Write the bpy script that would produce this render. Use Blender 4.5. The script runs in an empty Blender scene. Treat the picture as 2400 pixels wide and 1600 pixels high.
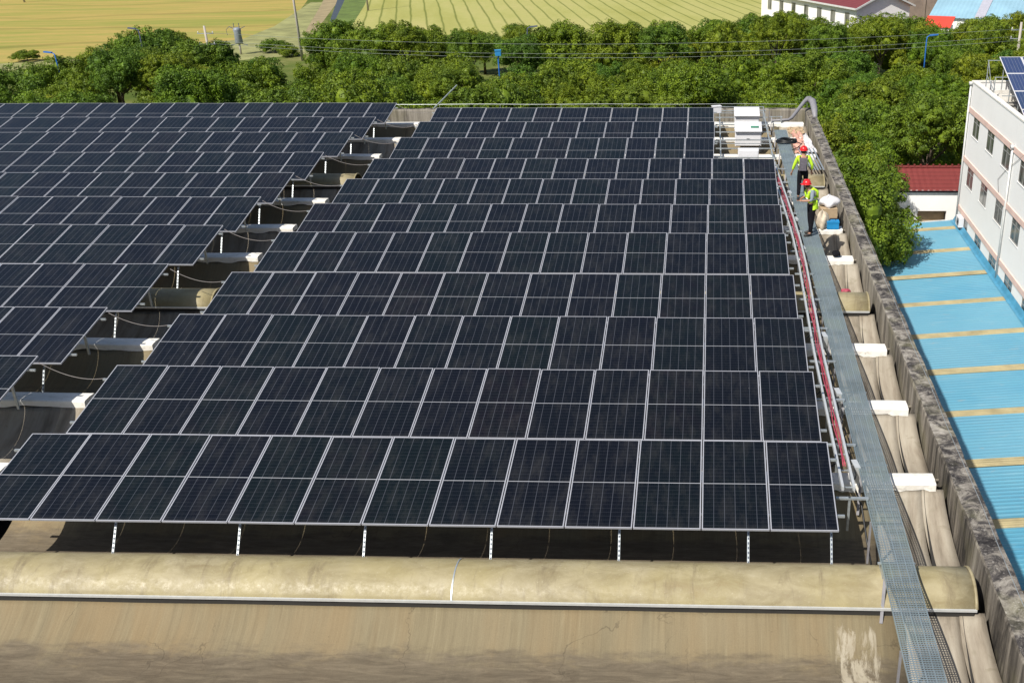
import bpy, math, random
import numpy as np
from mathutils import Vector, Matrix
R_ = math.radians
S = bpy.context.scene
C = S.collection

# ------------------------------------------------------------------ camera
cam_d = bpy.data.cameras.new('camera'); cam = bpy.data.objects.new('camera', cam_d); C.objects.link(cam)
S.camera = cam
PITCH, ROLL, YAW = R_(25.59), R_(-.53), R_(-2.43)
fw = Vector((math.sin(YAW)*math.cos(PITCH), math.cos(YAW)*math.cos(PITCH), -math.sin(PITCH)))
rt = Vector((math.cos(YAW), -math.sin(YAW), 0)); up = rt.cross(fw)
rt2 = rt*math.cos(ROLL)+up*math.sin(ROLL); up2 = -rt*math.sin(ROLL)+up*math.cos(ROLL)
m = Matrix((rt2, up2, -fw)).transposed().to_4x4(); m.translation = Vector((-2.14, -19.31, 9.8))
cam.matrix_world = m
cam_d.sensor_width = 36; cam_d.lens = 36*2469/2400
cam_d.shift_x = -367/2400; cam_d.shift_y = 99/2400
cam_d.clip_start = .1; cam_d.clip_end = 3000

# ------------------------------------------------------------------ light
sv = Vector((-.515, -.68, 1.0)).normalized()
SUN_EL = math.asin(sv.z); SUN_AZ = math.atan2(sv.x, sv.y)
W = bpy.data.worlds.new('World'); S.world = W; W.use_nodes = True
wn = W.node_tree.nodes; wn.clear()
sky = wn.new('ShaderNodeTexSky'); sky.sky_type = 'NISHITA'; sky.sun_disc = False
sky.sun_elevation = SUN_EL; sky.sun_rotation = SUN_AZ % (2*math.pi)
sky.air_density = 1.0; sky.dust_density = 1.4; sky.ozone_density = 1.2
bg = wn.new('ShaderNodeBackground'); bg.inputs[1].default_value = .08
wo = wn.new('ShaderNodeOutputWorld')
W.node_tree.links.new(sky.outputs[0], bg.inputs[0]); W.node_tree.links.new(bg.outputs[0], wo.inputs[0])
sd = bpy.data.lights.new('sun', 'SUN'); sd.energy = 5.0; sd.angle = R_(.53); sd.color = (1, .95, .87)
so = bpy.data.objects.new('sun', sd); C.objects.link(so); so.rotation_euler = sv.to_track_quat('Z', 'Y').to_euler()
so.location = (0, 0, 60)
S.view_settings.view_transform = 'Standard'; S.view_settings.look = 'None'
S.view_settings.exposure = 0.16; S.view_settings.gamma = 1
S.render.engine = 'CYCLES'
S.cycles.max_bounces = 6; S.cycles.diffuse_bounces = 2; S.cycles.transparent_max_bounces = 8

# ------------------------------------------------------------------ materials
class NT:
    """small wrapper to write node trees as expressions"""
    def __init__(s, name):
        s.m = bpy.data.materials.new(name); s.m.use_nodes = True
        s.t = s.m.node_tree; s.t.nodes.clear()
        s.out = s.t.nodes.new('ShaderNodeOutputMaterial')
        s.b = s.t.nodes.new('ShaderNodeBsdfPrincipled'); s.l(s.b.outputs[0], s.out.inputs[0])
        s._tc = None
    def l(s, a, b): s.t.links.new(a, b)
    def n(s, k): return s.t.nodes.new(k)
    def put(s, sock, v):
        if isinstance(v, bpy.types.NodeSocket): s.l(v, sock)
        elif v is not None:
            if isinstance(v, (tuple, list)) and len(v) == 3 and sock.type == 'RGBA': v = (*v, 1)
            sock.default_value = v
    def obj(s):
        if not s._tc: s._tc = s.n('ShaderNodeTexCoord')
        return s._tc.outputs['Object']
    def pos(s): return s.n('ShaderNodeNewGeometry').outputs['Position']
    def rnd(s): return s.n('ShaderNodeObjectInfo').outputs['Random']
    def map(s, v, scale=(1, 1, 1), rot=(0, 0, 0), loc=(0, 0, 0)):
        n = s.n('ShaderNodeMapping'); s.l(v, n.inputs[0]); n.inputs['Scale'].default_value = scale
        n.inputs['Rotation'].default_value = rot; n.inputs['Location'].default_value = loc; return n.outputs[0]
    def noise(s, v, scale=5, detail=4, rough=.55, dist=0, col=False):
        n = s.n('ShaderNodeTexNoise'); s.l(v, n.inputs['Vector']); n.inputs['Scale'].default_value = scale
        n.inputs['Detail'].default_value = detail; n.inputs['Roughness'].default_value = rough
        n.inputs['Distortion'].default_value = dist; return n.outputs[1 if col else 0]
    def vor(s, v, scale=5):
        n = s.n('ShaderNodeTexVoronoi'); s.l(v, n.inputs['Vector']); n.inputs['Scale'].default_value = scale; return n
    def math(s, op, a, b=None, c=None):
        n = s.n('ShaderNodeMath'); n.operation = op
        for i, x in enumerate((a, b, c)):
            if x is not None: s.put(n.inputs[i], x)
        return n.outputs[0]
    def rng(s, v, a, b, c=0., d=1., smooth=False):
        n = s.n('ShaderNodeMapRange'); s.l(v, n.inputs[0])
        if smooth: n.interpolation_type = 'SMOOTHSTEP'
        for i, x in zip((1, 2, 3, 4), (a, b, c, d)): n.inputs[i].default_value = x
        return n.outputs[0]
    def mix(s, f, a, b, mode='MIX'):
        n = s.n('ShaderNodeMix'); n.data_type = 'RGBA'; n.blend_type = mode
        s.put(n.inputs[0], f); s.put(n.inputs[6], a); s.put(n.inputs[7], b); return n.outputs[2]
    def ramp(s, f, stops):
        n = s.n('ShaderNodeValToRGB'); s.l(f, n.inputs[0]); e = n.color_ramp.elements
        while len(e) < len(stops): e.new(.5)
        for el, (p, c) in zip(e, stops): el.position = p; el.color = (*c, 1)
        return n.outputs[0]
    def xyz(s, v):
        n = s.n('ShaderNodeSeparateXYZ'); s.l(v, n.inputs[0]); return n.outputs
    def bump(s, h, strength=.3, dist=.02):
        n = s.n('ShaderNodeBump'); s.l(h, n.inputs['Height']); n.inputs['Strength'].default_value = strength
        n.inputs['Distance'].default_value = dist; s.l(n.outputs[0], s.b.inputs['Normal'])
    def set(s, col=None, rough=None, metal=None, spec=None):
        if col is not None: s.put(s.b.inputs['Base Color'], col)
        if rough is not None: s.put(s.b.inputs['Roughness'], rough)
        if metal is not None: s.b.inputs['Metallic'].default_value = metal
        if spec is not None: s.b.inputs['Specular IOR Level'].default_value = spec
        return s.m

def plain(name, col, rough=.6, metal=0, var=.12, scale=4, spec=.5):
    t = NT(name); n = t.noise(t.obj(), scale, 5)
    c = t.mix(t.rng(n, .3, .7), tuple(x*(1-var) for x in col), tuple(min(1, x*(1+var)) for x in col))
    return t.set(c, rough, metal, spec)

M = {}
# photovoltaic glass: 6 x 24 half cells, ribbon gaps, white centre joint
def pv_glass(name, cx, cy, w, h, base, line, half=True):
    t = NT(name); o = t.obj(); x, y, z = t.xyz(o)
    def lines(v, n, size, width, soft):
        u = t.math('MULTIPLY', v, n/size)
        f = t.math('ABSOLUTE', t.math('SUBTRACT', t.math('FRACT', u), .5))   # .5 at a joint
        d = t.math('MULTIPLY', t.math('SUBTRACT', .5, f), size/n)
        return t.rng(d, width/2, width/2+soft, 1, 0)
    xs = t.math('ADD', x, w/2); 
    lx = lines(xs, cx, w, .0085, .004); ly = lines(y, cy, h, .005, .003)
    fine = lines(xs, cx*5, w, .0016, .001)
    edge = t.rng(t.math('SUBTRACT', w/2, t.math('ABSOLUTE', x)), .01, .014, 1, 0)
    rn = t.rnd(); nz = t.noise(t.map(o, (1, 1, 1)), 1.6, 2)
    nt = t.math('ADD', t.math('MULTIPLY', rn, .7), t.math('MULTIPLY', nz, .5))
    col = t.ramp(nt, [(0.15, base[0]), (.45, base[1]), (.75, base[2]), (1, base[3])])
    col = t.mix(t.math('MULTIPLY', lx, .33), col, line)
    col = t.mix(t.math('MULTIPLY', ly, .12), col, line)
    col = t.mix(t.math('MULTIPLY', fine, .05), col, line)
    if half:
        c = t.math('MULTIPLY', t.rng(t.math('ABSOLUTE', t.math('SUBTRACT', y, h/2)), .006, .009, 1, 0), .55)
        col = t.mix(c, col, (.62, .64, .68))
    tilted = t.map(o, (1, .35, 1)); w4 = t.math('MULTIPLY', rn, 40)
    off = t.n('ShaderNodeVectorMath'); off.operation = 'ADD'; t.l(tilted, off.inputs[0]); cmb = t.n('ShaderNodeCombineXYZ'); t.l(w4, cmb.inputs[0]); t.l(w4, cmb.inputs[2]); t.l(cmb.outputs[0], off.inputs[1])
    dust = t.math('ADD', t.rng(t.noise(off.outputs[0], 3.5, 7, .75), .46, .8, 0, .05), t.math('MULTIPLY', t.rng(y, .0, .10, .05, 0), t.noise(off.outputs[0], 9, 3)))
    dust = t.math('ADD', dust, t.rng(t.noise(off.outputs[0], 13, 2, .5), .80, .84, 0, .25))
    col = t.mix(dust, col, (.4, .38, .34))
    t.b.inputs['IOR'].default_value = 1.52
    return t.set(col, t.rng(nz, .3, .7, .09, .20), 0, .36)
M['pv'] = pv_glass('solar_cells', 6, 24, 1.10, 2.24,
    [(.004, .0055, .0075), (.0045, .0052, .0085), (.004, .0072, .008), (.007, .0056, .0085)], (.13, .14, .17))
M['pvblue'] = pv_glass('blue_solar_cells', 6, 10, 1.10, .92,
    [(.03, .05, .13), (.035, .055, .15), (.03, .055, .12), (.04, .06, .16)], (.5, .52, .58), False)
M['alu'] = plain('anodised_aluminium', (.42, .43, .47), .45, .2, .05)
M['galv'] = plain('galvanised_steel', (.50, .54, .55), .42, .6, .16, 9)
def grating_mat():
    t = NT('grating_steel'); o = t.pos(); n = t.noise(o, 1.1, 4)
    c = t.ramp(n, [(.3, (.24, .30, .32)), (.5, (.33, .40, .43)), (.7, (.36, .44, .41))])
    return t.set(c, .42, .45)
M['grate'] = grating_mat()
M['zinc'] = plain('bright_zinc', (.70, .72, .72), .35, .4, .08, 9)
M['cable_red'] = plain('red_cable_sheath', (.38, .055, .09), .6, 0, .25, 12)
M['cable_blk'] = plain('black_cable', (.012, .013, .014), .45)
M['cable_gry'] = plain('grey_cable', (.20, .18, .17), .6)
M['dark'] = plain('dark_shade_paint', (.03, .028, .025), .9)  # dark colour standing in for shade in cracks and under lips

def shell_mat():
    t = NT('weathered_shell_concrete'); p = t.pos(); x, y, z = t.xyz(p)
    st = t.math('ADD', t.math('MULTIPLY', t.noise(t.map(p, (15, .55, .55)), 1, 7, .68, .5), .7), t.math('MULTIPLY', t.noise(t.map(p, (44, 2.2, 2.2)), 1, 5, .7), .3))
    st2 = t.noise(t.map(p, (2.0, .25, .3)), 1, 3, .5, .3)
    big = t.noise(p, .5, 4)
    c = t.ramp(st, [(.25, (.140, .112, .066)), (.42, (.215, .176, .110)), (.58, (.262, .218, .136)), (.75, (.33, .285, .188))])
    c = t.mix(t.math('MULTIPLY', t.rng(st2, .38, .68), .5), c, (.30, .205, .105))
    c = t.mix(t.math('MULTIPLY', t.rng(big, .4, .7), .35), c, (.30, .255, .17))
    # silt that settles along the trough bottom
    e = t.math('ADD', z, t.math('MULTIPLY', t.noise(t.map(p, (1, 2.5, 1)), 1.8, 6, .7), .34))
    silt = t.rng(e, -1.06, -.93, 1, 0, True)
    sc = t.ramp(t.noise(t.map(p, (.8, 5, 5)), 1.7, 9, .78, .9), [(.34, (.085, .068, .052)), (.5, (.145, .118, .088)), (.66, (.22, .18, .132))])
    c = t.mix(t.math('MULTIPLY', silt, .85), c, sc)
    def crack(sc, wd):
        v = t.n('ShaderNodeTexVoronoi'); v.feature = 'DISTANCE_TO_EDGE'; nn = t.n('ShaderNodeVectorMath'); nn.operation = 'ADD'
        t.l(t.map(p, (1, .6, .6)), nn.inputs[0]); t.l(t.noise(p, 1.3, 4, col=True), nn.inputs[1]); t.l(nn.outputs[0], v.inputs['Vector']); v.inputs['Scale'].default_value = sc
        return t.math('MULTIPLY', t.rng(v.outputs[0], 0, wd, 1, 0), t.rng(t.noise(p, .8, 2), .5, .62))
    c = t.mix(t.math('MULTIPLY', crack(.55, .006), .6), c, (.07, .055, .04))
    sp2 = t.rng(t.noise(p, 60, 3, .8), .35, .7); c = t.mix(t.math('MULTIPLY', sp2, .22), c, (.10, .08, .055))
    # flaked limewash left beside the walkway
    def near(v, c0, r): return t.rng(t.math('ABSOLUTE', t.math('SUBTRACT', v, c0)), r*.45, r, 1, 0)
    box = t.math('MULTIPLY', near(x, .22, .62), near(y, -6.35, .95))
    fl = t.math('ADD', t.noise(t.map(p, (4.2, 1.3, 1.3)), 1, 8, .72, .8), t.math('MULTIPLY', t.math('SUBTRACT', box, 1), .5))
    c = t.mix(t.rng(fl, .435, .53), c, t.mix(t.noise(t.map(p, (9, 3, 3)), 1, 5), (.30, .255, .185), (.50, .45, .365)))
    spots = t.rng(t.noise(p, 14, 3, .6), .70, .76, 0, .55)
    c = t.mix(spots, c, (.12, .09, .06))
    c = t.mix(1, c, (.90, .90, .86), 'MULTIPLY')
    t.bump(t.noise(p, 22, 6, .7), .25, .01)
    return t.set(c, .85, 0, .25)
M['shell'] = shell_mat()
def edge_mat():
    t = NT('bare_grey_screed'); p = t.pos()
    c = t.ramp(t.noise(t.map(p, (3.5, .5, .8)), 1, 6, .65, .3), [(.30, (.16, .135, .10)), (.45, (.29, .25, .195)), (.58, (.36, .32, .255)), (.75, (.43, .39, .32))])
    blot = t.rng(t.noise(p, 2.6, 6, .7, 1.2), .56, .68, 0, .75)
    c = t.mix(blot, c, (.25, .22, .16)); t.bump(t.noise(p, 15, 6, .7), .3, .01)
    return t.set(c, .9, 0, .2)
M['screed'] = edge_mat()
def barrel_mat():
    t = NT('weathered_barrel_panel'); p = t.pos()
    a = t.noise(t.map(p, (1.1, 2.2, 2.2)), 1.2, 7, .68, .5)
    c = t.ramp(a, [(.25, (.24, .185, .10)), (.42, (.30, .26, .155)), (.58, (.39, .345, .22)), (.78, (.47, .43, .30))])
    b = t.rng(t.noise(p, .9, 4), .45, .7); c = t.mix(t.math('MULTIPLY', b, .45), c, (.40, .345, .155))
    d = t.rng(t.noise(t.map(p, (3.2, .7, .7)), 1, 7, .75, .6), .54, .70, 0, .6); c = t.mix(d, c, (.17, .135, .085))
    fl = t.rng(t.noise(p, 26, 5, .7), .60, .72, 0, .35); c = t.mix(fl, c, (.68, .63, .5))
    c = t.mix(1, c, (.90, .87, .82), 'MULTIPLY')
    t.bump(t.noise(p, 17, 5, .7), .35, .008)
    return t.set(c, t.rng(t.noise(p, 9, 5, .7), .35, .65, .42, .70), 0, .45)
M['barrel'] = barrel_mat()
def white_cap():
    t = NT('white_limewash'); p = t.pos()
    c = t.mix(t.rng(t.noise(t.map(p, (1, 2, 2)), 2.5, 6, .65), .35, .75), (.86, .84, .78), (.74, .70, .62))
    d = t.rng(t.noise(p, 9, 5, .7), .64, .72, 0, .75); c = t.mix(d, c, (.25, .22, .18))
    e = t.rng(t.noise(t.map(p, (2.2, 6, 6)), 1, 7, .75, .6), .54, .68, 0, .55); c = t.mix(e, c, (.40, .36, .29))
    t.bump(t.noise(p, 14, 5), .3, .01)
    return t.set(c, .75, 0, .3)
M['cap'] = white_cap()
def parapet_mat(top):
    t = NT('lichen_parapet_top' if top else 'streaked_parapet_side'); p = t.pos()
    if top:
        a = t.noise(t.map(p, (1.2, 1.2, 1.2)), 2.2, 9, .72, .7)
        c = t.ramp(a, [(.36, (.022, .020, .021)), (.47, (.075, .068, .064)), (.535, (.20, .18, .155)), (.68, (.42, .39, .34))])
        g = t.rng(t.noise(p, 1.1, 4), .5, .65, 0, .35); c = t.mix(g, c, (.21, .20, .10))
        f = t.rng(t.noise(p, 16, 5, .7), .57, .68, 0, .55); c = t.mix(f, c, (.50, .47, .42))
    else:
        a = t.noise(t.map(p, (7, 3.4, .42)), 1, 7, .65, .5)
        c = t.ramp(a, [(.36, (.030, .027, .024)), (.47, (.10, .088, .074)), (.57, (.22, .195, .162)), (.74, (.42, .385, .325))])
        x_, y_, z_ = t.xyz(p); c = t.mix(t.math('MULTIPLY', t.rng(t.math('ADD', y_, t.math('MULTIPLY', t.noise(p, .6, 3), 6)), 2, 12, 0, .6), t.rng(t.noise(t.map(p, (7, 3, .5)), 1, 5), .3, .55)), c, (.40, .365, .30))
        g = t.rng(t.noise(p, .8, 4), .5, .65, 0, .4); c = t.mix(g, c, (.17, .155, .08))
    t.bump(t.noise(p, 12, 7, .7), .6, .02)
    return t.set(c, .93, 0, .2)
M['partop'] = parapet_mat(True); M['parside'] = parapet_mat(False)
M['concrete'] = plain('plain_concrete', (.34, .32, .29), .9, 0, .2, 2)

def blue_roof():
    t = NT('blue_sheet_roofing'); p = t.pos(); x, y, z = t.xyz(p)
    c = t.mix(t.rng(t.noise(t.map(p, (.35, .8, 1)), 1, 4), .35, .7), (.045, .225, .36), (.08, .29, .40))
    c = t.mix(t.math('MULTIPLY', t.rng(y, 7, 18), t.rng(t.noise(t.map(p, (.15, .12, 1)), 1, 3), .3, .6, .45, 1)), c, (.14, .325, .43))
    rr = t.rng(t.noise(t.map(p, (1.2, 4, 1)), 1, 7, .75), .60, .70, 0, .35); c = t.mix(rr, c, (.34, .30, .24))
    d = t.rng(t.noise(t.map(p, (.5, 5, 1)), 1.3, 5), .55, .75, 0, .25); c = t.mix(d, c, (.30, .42, .46))
    return t.set(c, .5, 0, .5)
M['blueroof'] = blue_roof()
M['skystrip'] = plain('aged_translucent_strip', (.33, .28, .155), .6, 0, .25, 1.2)
M['bluetrim'] = plain('blue_flashing', (.07, .27, .42), .5, 0, .2, 2)
def white_wall():
    t = NT('white_painted_render'); p = t.pos()
    c = t.mix(t.rng(t.noise(p, .6, 5), .35, .7), (.93, .915, .885), (.89, .875, .845))
    d = t.rng(t.noise(t.map(p, (1, 2.2, .25)), 1, 6, .7), .60, .78, 0, .35); c = t.mix(d, c, (.62, .60, .57))
    t.bump(t.noise(p, 20, 4), .12, .01)
    return t.set(c, .85, 0, .3)
M['white'] = white_wall()
M['pink'] = plain('pink_band_paint', (.78, .56, .48), .85, 0, .08, 1.5)
M['winframe'] = plain('white_window_frame', (.62, .62, .60), .5); M['alframe'] = plain('grey_window_frame', (.30, .30, .29), .5)
def win_glass():
    t = NT('window_glass'); p = t.pos()
    c = t.mix(t.rng(t.noise(t.map(p, (1, 1.7, .3)), 1, 3), .4, .6), (.05, .055, .055), (.22, .22, .20))
    return t.set(c, .12, 0, .5)
M['win'] = win_glass()
M['curtain'] = plain('grey_curtain', (.28, .27, .25), .9)
def tile(name, a, b, ang=0):
    t = NT(name); p = t.pos(); x, y, z = t.xyz(p)
    f = t.math('FRACT', t.math('MULTIPLY', z, 6.5)); l = t.rng(f, .0, .35, 1, 0)
    c = t.mix(t.noise(p, 2, 4), a, b); c = t.mix(t.math('MULTIPLY', l, .45), c, tuple(v*.35 for v in a))
    return t.set(c, .75, 0, .3)
M['redtile'] = tile('red_roof_tiles', (.16, .03, .028), (.22, .045, .04))
M['maroon'] = tile('maroon_roof_tiles', (.15, .035, .042), (.20, .05, .055))
M['lightblue'] = plain('pale_blue_sheet', (.27, .45, .55), .55, 0, .12, .3)
M['bluepink'] = plain('faded_pink_strip', (.42, .42, .48), .6)
M['redsheet'] = plain('red_sheet', (.72, .07, .04), .55, 0, .1, .5)
M['brownwall'] = plain('brown_boundary_wall', (.20, .155, .13), .9, 0, .25, .6)
M['helmet'] = plain('red_helmet_plastic', (.72, .02, .025), .3, 0, .04)
M['vest'] = plain('hi_vis_fabric', (.50, .78, .03), .8, 0, .10, 12)
M['reflective'] = plain('silver_reflective_tape', (.70, .72, .68), .45)
M['skin'] = plain('skin', (.42, .22, .14), .6, 0, .05)
M['hair'] = plain('black_hair', (.012, .011, .011), .6)
M['black'] = plain('black_cloth', (.010, .010, .013), .95, 0, .3, 12, .12)
M['greyshirt'] = plain('grey_blue_shirt', (.23, .28, .32), .9, 0, .15, 9)
M['greybag'] = plain('grey_fabric', (.12, .11, .13), .9, 0, .2, 14)
M['shoe'] = plain('dark_shoe_leather', (.03, .028, .026), .6)
M['box'] = plain('brown_cardboard', (.42, .31, .19), .85, 0, .12, 5)
M['plastic'] = plain('white_plastic_sacking', (.70, .68, .68), .45, 0, .08, 9)
M['tanbag'] = plain('tan_woven_sack', (.55, .47, .36), .85, 0, .25, 9)
M['bluebox'] = plain('blue_plastic', (.02, .26, .56), .4)
M['pinksheet'] = plain('pinkish_packing_board', (.66, .36, .27), .85, 0, .3, 3)
M['invwhite'] = plain('white_powder_coat', (.74, .74, .76), .4, 0, .03)
M['logo'] = plain('dark_badge', (.03, .03, .035), .5)
M['greenlabel'] = plain('green_label', (.05, .22, .13), .5)
M['duct'] = plain('grey_painted_duct', (.24, .235, .25), .55, 0, .12, 6)
M['pole'] = plain('pale_concrete_pole', (.42, .38, .34), .9, 0, .15, 1)
M['wire'] = plain('weathered_wire', (.17, .20, .17), .5, .3)
M['lampblue'] = plain('blue_painted_steel', (.03, .16, .50), .45)
M['lampbox'] = plain('bright_blue_box', (.04, .28, .60), .4)
M['lampgrey'] = plain('grey_painted_steel', (.09, .11, .16), .5)
M['trans'] = plain('grey_transformer_steel', (.24, .27, .31), .5, .1, .15, 3)
M['bark'] = plain('tree_bark', (.10, .075, .05), .95, 0, .3, 3)

def leaf_mat():
    t = NT('broadleaf_foliage'); o = t.obj(); r = t.rnd()
    t.t.nodes.remove(t.b)
    n1 = t.noise(o, .9, 3, .6); n2 = t.noise(o, 7, 2, .6)
    a = t.ramp(r, [(0, (.052, .108, .008)), (.3, (.066, .118, .008)), (.5, (.085, .128, .008)), (.7, (.040, .098, .010)), (1, (.098, .132, .008))])
    b = t.ramp(r, [(0, (.150, .245, .014)), (.3, (.180, .262, .013)), (.5, (.230, .285, .015)), (.7, (.110, .220, .020)), (1, (.260, .290, .015))])
    c = t.mix(t.rng(n1, .40, .62), a, b)
    c = t.mix(t.rng(n2, .3, .72, 0, .22), c, t.mix(.5, c, (.030, .055, .010)))
    d = t.n('ShaderNodeBsdfPrincipled'); t.put(d.inputs['Base Color'], c); d.inputs['Roughness'].default_value = .55
    d.inputs['Specular IOR Level'].default_value = .25
    tr = t.n('ShaderNodeBsdfTranslucent'); t.l(t.mix(.35, c, (.30, .42, .02)), tr.inputs[0])
    ms = t.n('ShaderNodeMixShader'); ms.inputs[0].default_value = .10
    t.l(d.outputs[0], ms.inputs[1]); t.l(tr.outputs[0], ms.inputs[2]); t.l(ms.outputs[0], t.out.inputs[0])
    return t.m
M['leaf'] = leaf_mat()

def ground_mat():
    t = NT('rough_grass_ground'); p = t.pos()
    c = t.ramp(t.noise(p, .12, 6, .6), [(.3, (.06, .10, .02)), (.5, (.12, .15, .035)), (.7, (.24, .22, .09))])
    c = t.mix(t.rng(t.noise(p, 1.6, 4), .4, .7, 0, .5), c, (.08, .11, .02))
    return t.set(c, .95, 0, .1)
M['ground'] = ground_mat()
def wheat_left():
    t = NT('ripening_wheat'); p = t.pos()
    q = t.map(p, (1, 1, 1), (0, 0, R_(-9)))
    n = t.noise(t.map(q, (.012, .085, 1)), 1, 5, .6, .35)
    n = t.math('ADD', t.math('MULTIPLY', n, .8), t.math('MULTIPLY', t.noise(t.map(q, (.03, .35, 1)), 1, 6, .7), .2))
    c = t.ramp(n, [(.34, (.30, .34, .08)), (.44, (.44, .40, .10)), (.52, (.66, .45, .15)), (.58, (.42, .40, .10)), (.66, (.68, .44, .17))])
    x, y, z = t.xyz(q)
    w = t.math('ADD', t.math('MULTIPLY', y, 1/21.), t.math('MULTIPLY', t.noise(t.map(q, (.012, .02, 1)), 1, 4), 2.4))
    f = t.math('ABSOLUTE', t.math('SUBTRACT', t.math('FRACT', w), .5))
    l = t.math('MULTIPLY', t.rng(f, .42, .48, 0, .6), t.noise(t.map(q, (.03, .1, 1)), 1, 4)); c = t.mix(l, c, (.16, .15, .04))
    c = t.mix(t.rng(t.noise(p, 1.1, 5, .7), .35, .75, 0, .35), c, (.38, .36, .12)); c = t.mix(1, c, (.66, .70, .66), 'MULTIPLY')
    return t.set(c, .9, 0, .1)
M['wheatl'] = wheat_left()
def wheat_right():
    t = NT('ripening_wheat_in_drills'); p = t.pos()
    q = t.map(p, (1, 1, 1), (0, 0, R_(-14.9))); x, y, z = t.xyz(q)
    xx = t.math('ADD', x, t.math('MULTIPLY', t.noise(t.map(q, (.3, .05, 1)), 1, 2), .8))
    u = t.math('DIVIDE', xx, 2.75); f = t.math('ABSOLUTE', t.math('SUBTRACT', t.math('FRACT', u), .5))
    l = t.rng(f, .40, .48, 0, .75)
    c = t.ramp(t.noise(t.map(q, (.2, .05, 1)), .6, 5, .6), [(.3, (.50, .43, .14)), (.5, (.60, .51, .20)), (.7, (.66, .53, .24))])
    c = t.mix(t.rng(t.noise(p, .9, 5, .7), .35, .75, 0, .4), c, (.42, .42, .13))
    c = t.mix(1, t.mix(l, c, (.17, .19, .04)), (.66, .74, .66), 'MULTIPLY')
    return t.set(c, .9, 0, .1)
M['wheatr'] = wheat_right()
M['straw'] = plain('dry_verge_grass', (.26, .26, .10), .95, 0, .3, .35)
M['soil'] = plain('bare_orange_soil', (.30, .24, .13), .95, 0, .2, .4)
M['ditchm'] = plain('dark_ditch_water', (.035, .035, .04), .3, 0, .2, .5)
M['verge'] = plain('green_verge_grass', (.11, .16, .03), .95, 0, .3, .5)

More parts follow.
